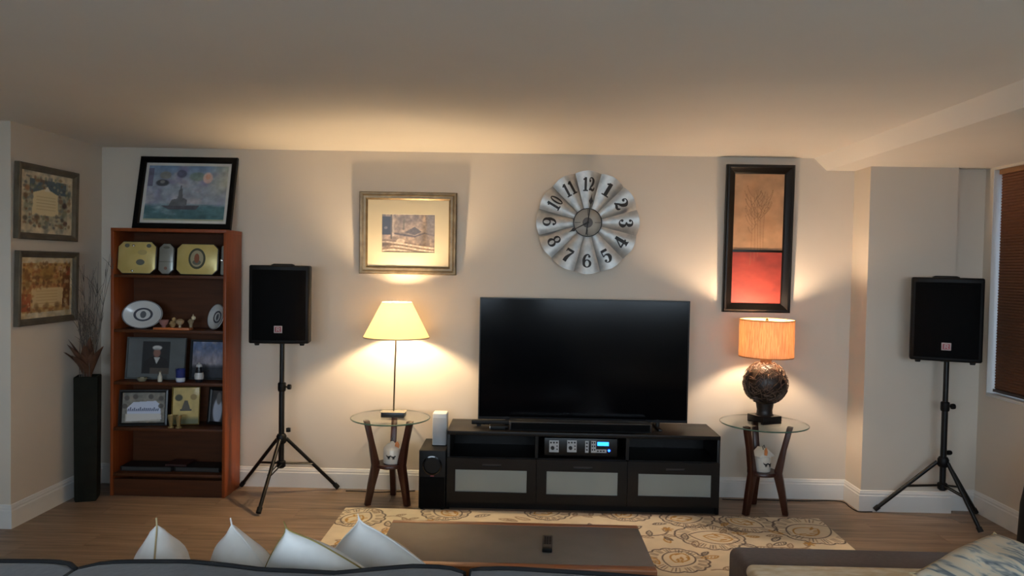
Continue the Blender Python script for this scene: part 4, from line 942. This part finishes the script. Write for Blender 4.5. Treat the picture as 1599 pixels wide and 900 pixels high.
def trinket(nm, px, Y, zs, prof, col, label, cat, parts=(), rough=.3, metal=0.):
    o = thing(nm, label, cat, (fx(px, 580, Y), Y, zs+.0008)); MB().lathe(prof, 20).build('body', mat(nm+'_tone', col, rough, metal, var=.12), o, smooth=True)
    for pn, pf, c in parts: MB().lathe(pf, 18).build(pn, mat(pn+'_'+nm, c, rough, metal), o, smooth=True)
    return o
trinket('blue_cup', 282, 5.0, SZ[2], [(.026, 0), (.029, .01), (.031, .086), (.033, .09), (.029, .088), (.026, .012), (0, .01)], (38, 52, 116), 'small cobalt blue cup on the third shelf', 'cup', parts=(('white_base', [(.0265, .002), (.0305, .012), (.031, .03), (.0300, .031)], (196, 204, 214)),))
trinket('white_bottle', 250, 5.0, SZ[2], [(.014, 0), (.016, .008), (.015, .035), (.006, .055), (.007, .066), (0, .067)], (196, 190, 172), 'tiny white bottle in front of the portrait', 'bottle', parts=(('stopper', [(.0075, .064), (.0085, .07), (0, .076)], (120, 110, 92)),))
trinket('pebble_dish', 222, 5.0, SZ[2], [(.02, 0), (.03, .01), (.034, .026), (.030, .024), (0, .01)], (128, 124, 104), 'shallow grey-green dish in front of the portrait', 'dish', parts=(('candle', [(.012, .01), (.012, .028), (0, .029)], (190, 184, 160)),))
trinket('penguin_figurine', 311, 5.01, SZ[2], [(.022, 0), (.028, .02), (.030, .05), (.022, .08), (.018, .095), (.020, .11), (.012, .126), (0, .13)], (24, 26, 32), 'black and white figurine before the sky photograph', 'figurine', parts=(('white_chest', [(.0292, .022), (.0308, .048), (.0266, .066)], (186, 186, 184)), ('white_cap', [(.0208, .106), (.0175, .12), (.004, .132), (0, .133)], (196, 198, 200))))
# fourth shelf
def certc(c):
    w, h = c.w, c.h; c.a[:] = (120, 116, 106); c.noise(9, 7, .25, 3); c.noise(6, 5, 1.2, 8, c=(150, 134, 116))
    c.poly([(w*.1, h*.05), (w*.92, h*.12), (w*.88, h*.6), (w*.78, h*.72), (w*.25, h*.68), (w*.12, h*.5)], (196, 204, 222)); c.rect(w*.08, w*.9, h*.06, h*.3, (206, 200, 186), .7)
    for x, y in ((.1, .82), (.3, .86), (.66, .86), (.9, .8), (.06, .55), (.9, .55)): c.blob(w*x, h*y, w*.06, h*.08, (72, 66, 58), .8)
    g2 = random.Random(8)
    for k in range(16): x = .14+k*.046; c.stroke([(w*x, h*.40), (w*(x+.01), h*(.44+g2.random()*.06))], .004, (88, 98, 130))
def goldp(c):
    w, h = c.w, c.h; c.a[:] = (196, 170, 102); c.noise(4, 5, .12, 3); c.poly([(w*.32, h*.38), (w*.68, h*.38), (w*.56, h*.64), (w*.44, h*.64)], (84, 76, 62)); c.rect(w*.28, w*.72, h*.36, h*.41, (84, 76, 62)); c.blob(w*.22, h*.72, w*.14, h*.09, (66, 64, 40)); c.blob(w*.78, h*.74, w*.12, h*.08, (150, 122, 62)); c.mix(np.clip((.22-c.Y/h)*8, 0, 1), (104, 104, 70))
def photod(c):
    w, h = c.w, c.h; c.a[:] = (60, 58, 60); c.noise(4, 5, .3, 3); c.blob(w*.55, h*.35, w*.4, h*.4, (172, 178, 192)); c.blob(w*.6, h*.75, w*.2, h*.2, (110, 106, 104))
M_BF = mat('black_frame', (14, 13, 13), .35)
photo('framed_certificate', 187.5, 259, 609, 5.03, SZ[3], 'black-framed certificate with a white and blue centre on the fourth shelf', certc, M_BF, .02, rz=math.radians(9))
photo('gold_print', 269, 310, 605, 5.09, SZ[3], 'gold plate with dark figures standing on the fourth shelf', goldp, mat('gold_edge', (150, 128, 70), .4, metal=.5), .006, rz=math.radians(10))
photo('framed_photograph', 322, 352, 606, 5.11, SZ[3], 'dark-framed photograph half hidden at the right of the fourth shelf', photod, M_BF, .022, rz=math.radians(-14), width=.135)
for px, lab in ((267, 'left one of two slim brass candle cups on the fourth shelf'), (279, 'right one of two slim brass candle cups on the fourth shelf')):
    o = thing('brass_cup', lab, 'cup', (fx(px, 660, 4.995), 4.995, SZ[3]+.0008), (0, 0, 0), 'brass cups on the fourth shelf')
    MB().lathe([(.020, 0), (.020, .006), (.012, .012), (.014, .03), (.0205, .075), (.021, .088), (.019, .087), (.012, .03), (0, .026)], 20).build('body', mat('pale_brass', (168, 150, 104), .28, metal=.6), o, smooth=True)
# bottom shelf: flat dark folders
for a, b, zz, lab, yy in ((188, 268, 0, 'flat black folder lying at the left of the bottom shelf', 5.02), (272, 343, 0, 'flat black folder lying at the right of the bottom shelf', 5.03), (258, 292, 1, 'small maroon booklet on top of the two black folders', 5.04)):
    o = thing('folder', lab, 'folder', (0, 0, SZ[4]+.001+zz*.034)); x0, x1 = fx(a, 735, yy), fx(b, 735, yy); x1 -= .004
    th = .032 if not zz else .012; c_ = (14, 14, 16) if not zz else (62, 26, 22)
    MB().box(x0, x1, yy, yy+.15, 0, .004).box(x0, x1, yy, yy+.15, th-.004, th).box(x0, x0+.004, yy, yy+.15, .004, th-.004).build('cover', mat('folder_cover', c_, .5), o)
    MB().box(x0+.006, x1-.006, yy+.006, yy+.144, .004, th-.004).build('pages', mat('grey_pages', (60, 58, 56), .8), o)

# ---------------------------------------------------------------- floor vase with dried leaves
vx = WY(141, 700, 4.905)
vz = WY(140, 586, 4.905).z
va = thing('floor_vase', 'tall dark square floor vase in the corner left of the bookcase', 'vase', (-2.897, 4.885, 0), (0, 0, .35))
M_VASE = mat('charcoal_vase', (27, 28, 22), .85, var=.2, scale=12, spec=.15)
vr = []
for z_, s_ in ((0, .062), (.02, .066), (vz*.5, .069), (vz-.01, .071), (vz, .069)): vr.append([(sx*s_, sy*s_, z_) for sx, sy in ((-1, -1), (1, -1), (1, 1), (-1, 1))])
for z_, s_ in ((vz, .060), (vz-.12, .058)): vr.append([(sx*s_, sy*s_, z_) for sx, sy in ((-1, -1), (1, -1), (1, 1), (-1, 1))])
MB().rings(vr).build('body', M_VASE, va, bevel=.004)
MB().box(-.058, .058, -.058, .058, vz-.13, vz-.119).build('filler', M_RUB, va)
dp = thing('dried_arrangement', 'brown dried leaves and thin grey twigs standing in the floor vase', 'dried plant', (-2.897, 4.885, vz-.115))
M_DLEAF = mat('dried_leaf', (84, 54, 36), .7, var=.35, scale=14); M_TWIG = mat('grey_twig', (86, 78, 70), .8, var=.2)
g3 = random.Random(11)
def dleaf(a, L, lean, wd):
    n_ = 9; vs = []
    d = Vector((math.cos(a), math.sin(a), 0)); s_ = Vector((-d.y, d.x, 0))
    for i in range(n_+1):
        q = i/n_; c_ = d*(.012+L*lean*q**1.5)+Vector((0, 0, .10+L*(q-.18*q*q*lean)))
        wv_ = wd*math.sin(PI*min(1, .12+.88*q))**.8*(1-.3*q)
        nrm = (s_*1.0); cup = d*(wv_*.5)
        vs += [c_-nrm*wv_-cup*.6, c_-nrm*wv_*.5+cup*.1, c_+cup*.35, c_+nrm*wv_*.5+cup*.1, c_+nrm*wv_-cup*.6]
    m_ = len(vs); vs2 = vs+[v+Vector((0, 0, -.0)) + d*.0018 for v in vs]
    fs = [(i*5+j, i*5+j+1, i*5+j+6, i*5+j+5) for i in range(n_) for j in range(4)]
    fs += [tuple(m_+k for k in f[::-1]) for f in fs]
    rm = [0, 1, 2, 3, 4]+[i*5+4 for i in range(1, n_+1)]+[n_*5+j for j in (3, 2, 1, 0)]+[i*5 for i in range(n_-1, 0, -1)]
    fs += [(rm[k], rm[(k+1) % len(rm)], m_+rm[(k+1) % len(rm)], m_+rm[k]) for k in range(len(rm))]
    MB().add(vs2, fs).build('leaf', M_DLEAF, dp, smooth=True)
for a, L, ln, wd in ((-2.75, .22, .68, .036), (-2.0, .26, .5, .044), (-1.2, .26, .48, .042), (-.45, .25, .6, .038), (-.75, .22, .5, .028), (-1.6, .2, .8, .038), (-2.9, .16, .3, .026), (-1.4, .2, .5, .03), (-.9, .3, .28, .04), (-2.4, .28, .36, .04)): dleaf(a, L, ln, wd)
for k in range(26):
    a = g3.uniform(-3.2, 1.2); L = g3.uniform(.45, .95); ln = g3.uniform(.02, .22); b_ = g3.uniform(-.1, .1); x_, y_ = g3.uniform(-.03, .03), g3.uniform(-.03, .03)
    rx_ = L*ln*math.cos(a); ry_ = L*ln*math.sin(a)
    rx_ = max(-.085, min(.2, rx_)); ry_ = max(-.2, min(.05, ry_))
    pts = [(x_*(1-q)+rx_*q+.012*math.sin(5*q+k), y_*(1-q)+ry_*q+.012*math.cos(4*q+k), L*q) for q in np.linspace(0, 1, 9)]
    tb = MB().tube(pts, [.0026*(1-.7*q) for q in np.linspace(0, 1, 9)], 5)
    for j in range(4):
        q = g3.randint(4, 7); p_ = Vector(pts[q]); e = p_+Vector((g3.uniform(-.05, .05), g3.uniform(-.05, .02), g3.uniform(.05, .12))); e.x = max(-.1, e.x); tb.tube([p_, p_.lerp(e, .5)+Vector((0, 0, .01)), e], [.0016, .0013, .0008], 4)
    tb.build('twig', M_TWIG, dp, smooth=True)

# ---------------------------------------------------------------- coffee table and remote
CTZ = .425
c0, c1 = FZ(612, 812.5, CTZ), FZ(999, 820, CTZ); c2 = FZ(1022, 892, CTZ)
cx0, cx1, cyb, cyf = c0.x+.005, (c1.x+c2.x)/2, (c0.y+c1.y)/2, c2.y
ct = thing('coffee_table', 'low coffee table with a slate-grey top between walnut rails', 'coffee table', (0, 0, RZT))
zt = CTZ-RZT
M_SLATE = mat('slate_grey_top', (114, 108, 103), .5, var=.06, scale=10, spec=.4)
MB().box(cx0, cx1, cyb-.035, cyb, zt-.04, zt).build('walnut_rail', M_TABLEW, ct, bevel=.003)
MB().box(cx0, cx1, cyf, cyf+.045, zt-.04, zt).build('walnut_rail', M_TABLEW, ct, bevel=.003)
MB().box(cx0+.002, cx1-.002, cyf+.045, cyb-.035, zt-.026, zt-.001).build('grey_top', M_SLATE, ct, bevel=.002)
for x in (cx0+.05, cx1-.09):
    for yy in (cyf+.03, cyb-.07): MB().prism([(0, 0), (.035, 0), (.04, zt-.04), (-.004, zt-.04)], yy, yy+.04, T(x, 0, 0)).build('leg', M_TABLEW, ct, bevel=.003)
MB().box(cx0+.06, cx1-.06, cyf+.05, cyb-.05, zt*.35, zt*.35+.018).build('lower_shelf', mat('dark_shelf', (40, 28, 22), .5), ct, bevel=.002)
MB().box(cx0+.04, cx1-.04, cyf+.046, cyf+.06, zt-.10, zt-.026).build('apron', mat('dark_apron', (34, 24, 20), .5), ct)
ra, rb = FZ(855.5, 838, CTZ+.01), FZ(854.5, 860, CTZ+.01)
an = math.atan2(ra.x-rb.x, ra.y-rb.y)
rm = thing('remote_control', 'small dark remote control lying on the coffee table', 'remote', ((ra.x+rb.x)/2, (ra.y+rb.y)/2, CTZ-.001), (0, 0, -an)); Lr = (ra-rb).length/2
MB().box(-.021, .021, -Lr, Lr, .0005, .018).build('body', mat('remote_grey', (48, 46, 46), .5), rm, bevel=.004)
MB().box(-.0205, .0205, -Lr-.001, -Lr+.02, .002, .0185).build('black_end', M_BLACK, rm, bevel=.003)
for i in range(5):
    for j in (-1, 0, 1): MB().box(j*.011-.0035, j*.011+.0035, Lr-.03-i*.018-.004, Lr-.03-i*.018+.004, .018, .0192).build('button', M_RUB, rm)

# ---------------------------------------------------------------- sofa seen from behind
M_SOFA = mat('charcoal_upholstery', (54, 55, 59), .9, var=.14, scale=60, bump=.25, sheen=.2)
M_PIPE = mat('navy_piping', (5, 6, 9), .9, var=.1, scale=80)
SF = 1.765
so = thing('sofa', 'charcoal sofa with dark piped back cushions seen from behind', 'sofa', (0, 0, 0))
top = [(-160, 874), (0, 874.5), (146, 874.5), (300, 875), (360, 881), (410, 887.5), (470, 890), (526, 893), (580, 887.5), (643, 882), (700, 882), (725, 881)]
top2 = [(738, 876.5), (760, 883), (850, 889), (930, 894), (1000, 899), (1120, 908)]
def prof_from(px): return np.array([(WY(a, b, SF).x, WY(a, b, SF).z) for a, b in px])
pA, pB = prof_from(top), prof_from(top2)
xs = [-1.95, -1.04, pA[-1, 0]+.012, pB[-1, 0]]
SB = 1.50
def cushion(xa, xb, fn, name):
    rings_, fr, bk = [], [], []
    for x in np.linspace(xa, xb, 30):
        q = (x-xa)/(xb-xa); e = min(q, 1-q)*(xb-xa); pinch = 1-.35*math.exp(-e/.03); zt_ = float(fn(x)); zb_ = .36; ym = (SF+SB)/2; hd_ = (SF-SB)/2*pinch
        n_ = []
        for k in range(28):
            a = 2*PI*k/28+PI/28; ca, sa = math.cos(a), math.sin(a); ex = .15
            yy = ym+hd_*math.copysign(abs(ca)**ex, ca); zz = (zt_+zb_)/2+(zt_-zb_)/2*math.copysign(abs(sa)**ex, sa)
            n_.append((x, yy, zz))
        rings_.append(n_); fr.append((x, ym+hd_*.96, zt_-.006)); bk.append((x, ym-hd_*.96, zt_-.006))
    c = MB().rings(rings_).build(name, M_SOFA, so, smooth=True, ang=1.2)
    def lp(yy_off):
        src = fr if yy_off > 0 else bk
        return src+[(src[-1][0]+.003, src[-1][1], z_) for z_ in np.linspace(src[-1][2]-.02, .39, 8)]+[(x, y, .37) for x, y, _ in src[::-1]]+[(src[0][0]-.003, src[0][1], z_) for z_ in np.linspace(.39, src[0][2]-.02, 8)]
    MB().tube(lp(1), .0078, 8, closed=True).build('piping', M_PIPE, c, smooth=True); MB().tube(lp(-1), .0078, 8, closed=True).build('piping', M_PIPE, c, smooth=True)
fA = lambda x: np.interp(x, pA[:, 0], pA[:, 1])+.002; fB = lambda x: np.interp(x, pB[:, 0], pB[:, 1])+.002
cushion(xs[0], xs[1]-.006, fA, 'back_cushion'); cushion(xs[1]+.006, xs[2]-.010, fA, 'back_cushion'); cushion(xs[2]+.010, xs[3], fB, 'back_cushion')
xr = xs[3]+.02
MB().box(xs[0]-.02, xr, 1.36, SB-.004, .12, .80).build('back_frame', M_SOFA, so, bevel=.03, seg=4)
MB().box(xs[0]-.02, xr, SB-.004, 2.42, .12, .21).build('seat_base', M_SOFA, so, bevel=.02, seg=3)
for a, b in zip(xs[:-1], xs[1:]): MB().box(a+.004, b-.004, SB, 2.45, .212, .335).build('seat_cushion', M_SOFA, so, bevel=.03, seg=4)
for a in (xs[0]-.22, xr+.004): MB().box(a, a+.196, 1.36, 2.44, .12, .52).build('armrest', M_SOFA, so, bevel=.04, seg=4)
for x in (xs[0]-.15, xr+.12):
    for yy in (1.42, 2.34): MB().lathe([(.02, 0), (.03, .12)], 14, (x, yy, 0)).build('foot', M_LEG, so)

def pillow_mesh(a, T_, pinch, n=28):
    ins = lambda v: .02*(1-v*v)+pinch*1.7*abs(v)**3*(1-abs(v)**9)      # full sides, small pointed ears
    mb = MB(); N_ = n+1; out = []
    for s_ in (1, -1):
        vs = []
        for i in range(N_):
            for j in range(N_):
                u, v = -1+2*i/n, -1+2*j/n
                x = a*u*(1-ins(v)*abs(u)**1.5); z_ = a*v*(1-ins(u)*abs(v)**1.5)
                th = T_*max(0, (1-u*u)*(1-v*v))**.42*(1+.06*math.sin(7*u+3*v)+.05*math.sin(9*v-4*u))
                vs.append((x, -s_*th, z_))
        mb.add(vs, [(i*N_+j, i*N_+j+1, (i+1)*N_+j+1, (i+1)*N_+j) for i in range(n) for j in range(n)])
    rim_ = []
    for (u, v) in [(-1+2*k/n, -1) for k in range(n)]+[(1, -1+2*k/n) for k in range(n)]+[(1-2*k/n, 1) for k in range(n)]+[(-1, 1-2*k/n) for k in range(n)]:
        rim_.append((a*u*(1-ins(v)*abs(u)**1.5), 0, a*v*(1-ins(u)*abs(v)**1.5)))
    me = mb.mesh('pillow', smooth=False)
    bm = bmesh.new(); bm.from_mesh(me); bmesh.ops.remove_doubles(bm, verts=bm.verts[:], dist=.0004); bmesh.ops.recalc_face_normals(bm, faces=bm.faces[:]); bm.to_mesh(me); bm.free()
    for p_ in me.polygons: p_.use_smooth = True
    return me, rim_
M_PILW = mat('white_cotton', (228, 228, 226), .85, var=.03, scale=30, bump=.12, sheen=.15)
M_SEAM = mat('tan_seam', (176, 156, 116), .8)
def pillow(px, py, Y, rot, tilt, yaw, a, T_, pinch, mt, sm, name, label, grp=None, corner=(-1, 1)):
    M = RZ(yaw) @ RX(tilt) @ RY(rot)
    tip = WY(px, py, Y); off = M @ Vector((corner[0]*a, 0, corner[1]*a)); c = tip-off
    t = thing(name, label, 'pillow', c, M.to_euler(), grp)
    me, rim_ = pillow_mesh(a, T_, pinch); link('cover', me, mt, t)
    MB().tube(rim_, .0024, 6, closed=True).build('seam', sm, t, smooth=True)
    return t
GP = 'white scatter pillows on the sofa'
pillow(244, 810, 2.10, .62, .10, -1.22, .185, .10, .10, M_PILW, M_SEAM, 'scatter_pillow', 'leftmost white pillow, turned edge-on to show its tan seam', GP)
pillow(360, 810, 2.24, .60, .10, -.62, .168, .080, .11, M_PILW, M_PILW, 'scatter_pillow', 'second white pillow from the left with a pointed upright corner', GP)
pillow(443, 815, 2.00, .44, .10, -.20, .175, .072, .10, M_PILW, mat('olive_seam', (140, 124, 70), .8), 'scatter_pillow', 'third white pillow from the left edged with an olive seam', GP)
pillow(559, 803, 2.21, .60, .08, -.10, .185, .072, .09, M_PILW, M_PILW, 'scatter_pillow', 'rightmost white pillow in front of the rug corner', GP)

# ---------------------------------------------------------------- ottoman with cushion and pillow
M_TAUPE = mat('taupe_upholstery', (82, 70, 66), .85, var=.12, scale=50, bump=.2, sheen=.15)
OZ = .45; oa = FZ(1144, 851, OZ)
ot = thing('ottoman', 'large taupe upholstered ottoman at the lower right of the rug', 'ottoman', (0, 0, RZT))
MB().box(oa.x-.02, 2.55, 1.95, oa.y, .10, OZ-RZT).build('upholstered_body', M_TAUPE, ot, bevel=.035, seg=5)
for x in (oa.x+.08, 1.88):
    for yy in (2.45, oa.y-.08): MB().lathe([(.018, 0), (.028, .11)], 14, (x, yy, 0)).build('foot', M_LEG, ot)
M_CREAM = mat('cream_patterned_fabric', (212, 192, 152), .9, var=.1, scale=16, stretch=(1, 2.5, 2.5), c2=(238, 228, 208), bump=.1)
ca = FZ(1176, 893, OZ+.05); cb = FZ(1250, 888, OZ+.05)
cu = thing('flat_cushion', 'cream patterned cushion lying flat on the taupe ottoman', 'cushion', (0, 0, OZ+.001))
MB().box(ca.x-.01, 2.50, 2.05, cb.y+.03, 0, .055).build('cover', M_CREAM, cu, bevel=.026, seg=5)
MB().tube([(ca.x+.03, cb.y+.028, .028), (2.47, cb.y+.028, .028)], .004, 6).build('seam', M_SEAM, cu)
def pattern_mat():
    mt, nt, b = new_mat('brushstroke_fabric'); N = nt.nodes; L = nt.links
    tc = N.new('ShaderNodeTexCoord'); mp = N.new('ShaderNodeMapping'); mp.inputs['Scale'].default_value = (30, 9, 9); mp.inputs['Rotation'].default_value = (0, .5, 0)
    nz = N.new('ShaderNodeTexNoise'); nz.inputs['Scale'].default_value = 1.0; nz.inputs['Detail'].default_value = 3; nz.inputs['Distortion'].default_value = 1.1
    L.new(tc.outputs['Object'], mp.inputs[0]); L.new(mp.outputs[0], nz.inputs['Vector'])
    rp = N.new('ShaderNodeValToRGB'); e = rp.color_ramp.elements
    e[0].position = .34; e[0].color = (*lin((92, 100, 106)), 1); e[1].position = .62; e[1].color = (*lin((196, 178, 152)), 1)
    k = e.new(.43); k.color = (*lin((142, 144, 140)), 1); k = e.new(.5); k.color = (*lin((186, 176, 156)), 1)
    L.new(nz.outputs['Fac'], rp.inputs[0]); L.new(rp.outputs[0], b.inputs['Base Color']); b.inputs['Roughness'].default_value = .9
    return mt
pillow(1552, 831, 2.47, -.50, -1.24, 0, .215, .075, .04, pattern_mat(), M_SEAM, 'patterned_pillow', 'cream and blue-grey brushstroke pillow resting on the cream cushion', None, (1, 1))

# ---------------------------------------------------------------- black bag by the right wall
bgp = FZ(1580, 857)
bb = thing('equipment_bag', 'black fabric bag standing against the right wall under the window', 'bag', (2.99, 4.19, 0))
rg = []
for z_, hx, hy, ox in ((0, .072, .17, 0), (.03, .082, .185, 0), (.28, .078, .18, .006), (.50, .055, .16, .02), (.62, .036, .13, .03), (.64, .02, .11, .03)):
    rg.append([(ox+hx*math.copysign(abs(math.cos(a))**.5, math.cos(a)), hy*math.copysign(abs(math.sin(a))**.5, math.sin(a)), z_) for a in [2*PI*k/24 for k in range(24)]])
M_BAG = mat('black_nylon', (12, 12, 13), .7, var=.15, scale=40, bump=.2)
MB().rings(rg).build('body', M_BAG, bb, smooth=True)
MB().tube([(.03, -.06, .635), (.03, -.04, .69), (.03, .04, .69), (.03, .06, .635)], .008, 8).build('handle', M_BAG, bb, smooth=True)
MB().tube([(-.062+.0, -.12, .34), (-.072, 0, .34), (-.062, .12, .34)], .004, 6).build('zip', M_RUB, bb)

# ---------------------------------------------------------------- cords along the skirting
def cord(pxs, label, r=.0035):
    P_ = [FZ(a, b, .004) for a, b in pxs]; out = []
    for i in range(len(P_)-1):
        p0, p1, p2, p3 = P_[max(i-1, 0)], P_[i], P_[i+1], P_[min(i+2, len(P_)-1)]
        for f_ in np.linspace(0, 1, 7)[:-1]:
            out.append(.5*((2*p1)+(-p0+p2)*f_+(2*p0-5*p1+4*p2-p3)*f_**2+(-p0+3*p1-3*p2+p3)*f_**3))
    out.append(P_[-1]); tag(MB().tube(out, r, 6).build('power_cord', M_RUB, None, smooth=True), label, 'cord', 'cords along the baseboards')
cord([(1128, 780), (1150, 781), (1190, 781), (1250, 782.5), (1290, 782), (1316, 784), (1327, 792), (1340, 799), (1362, 799.5)], 'black power cord on the floor running from the console to the corner stand')
cord([(540, 767), (565, 767.5), (590, 769), (618, 768), (648, 767)], 'black power cord on the floor behind the cone-lamp table')
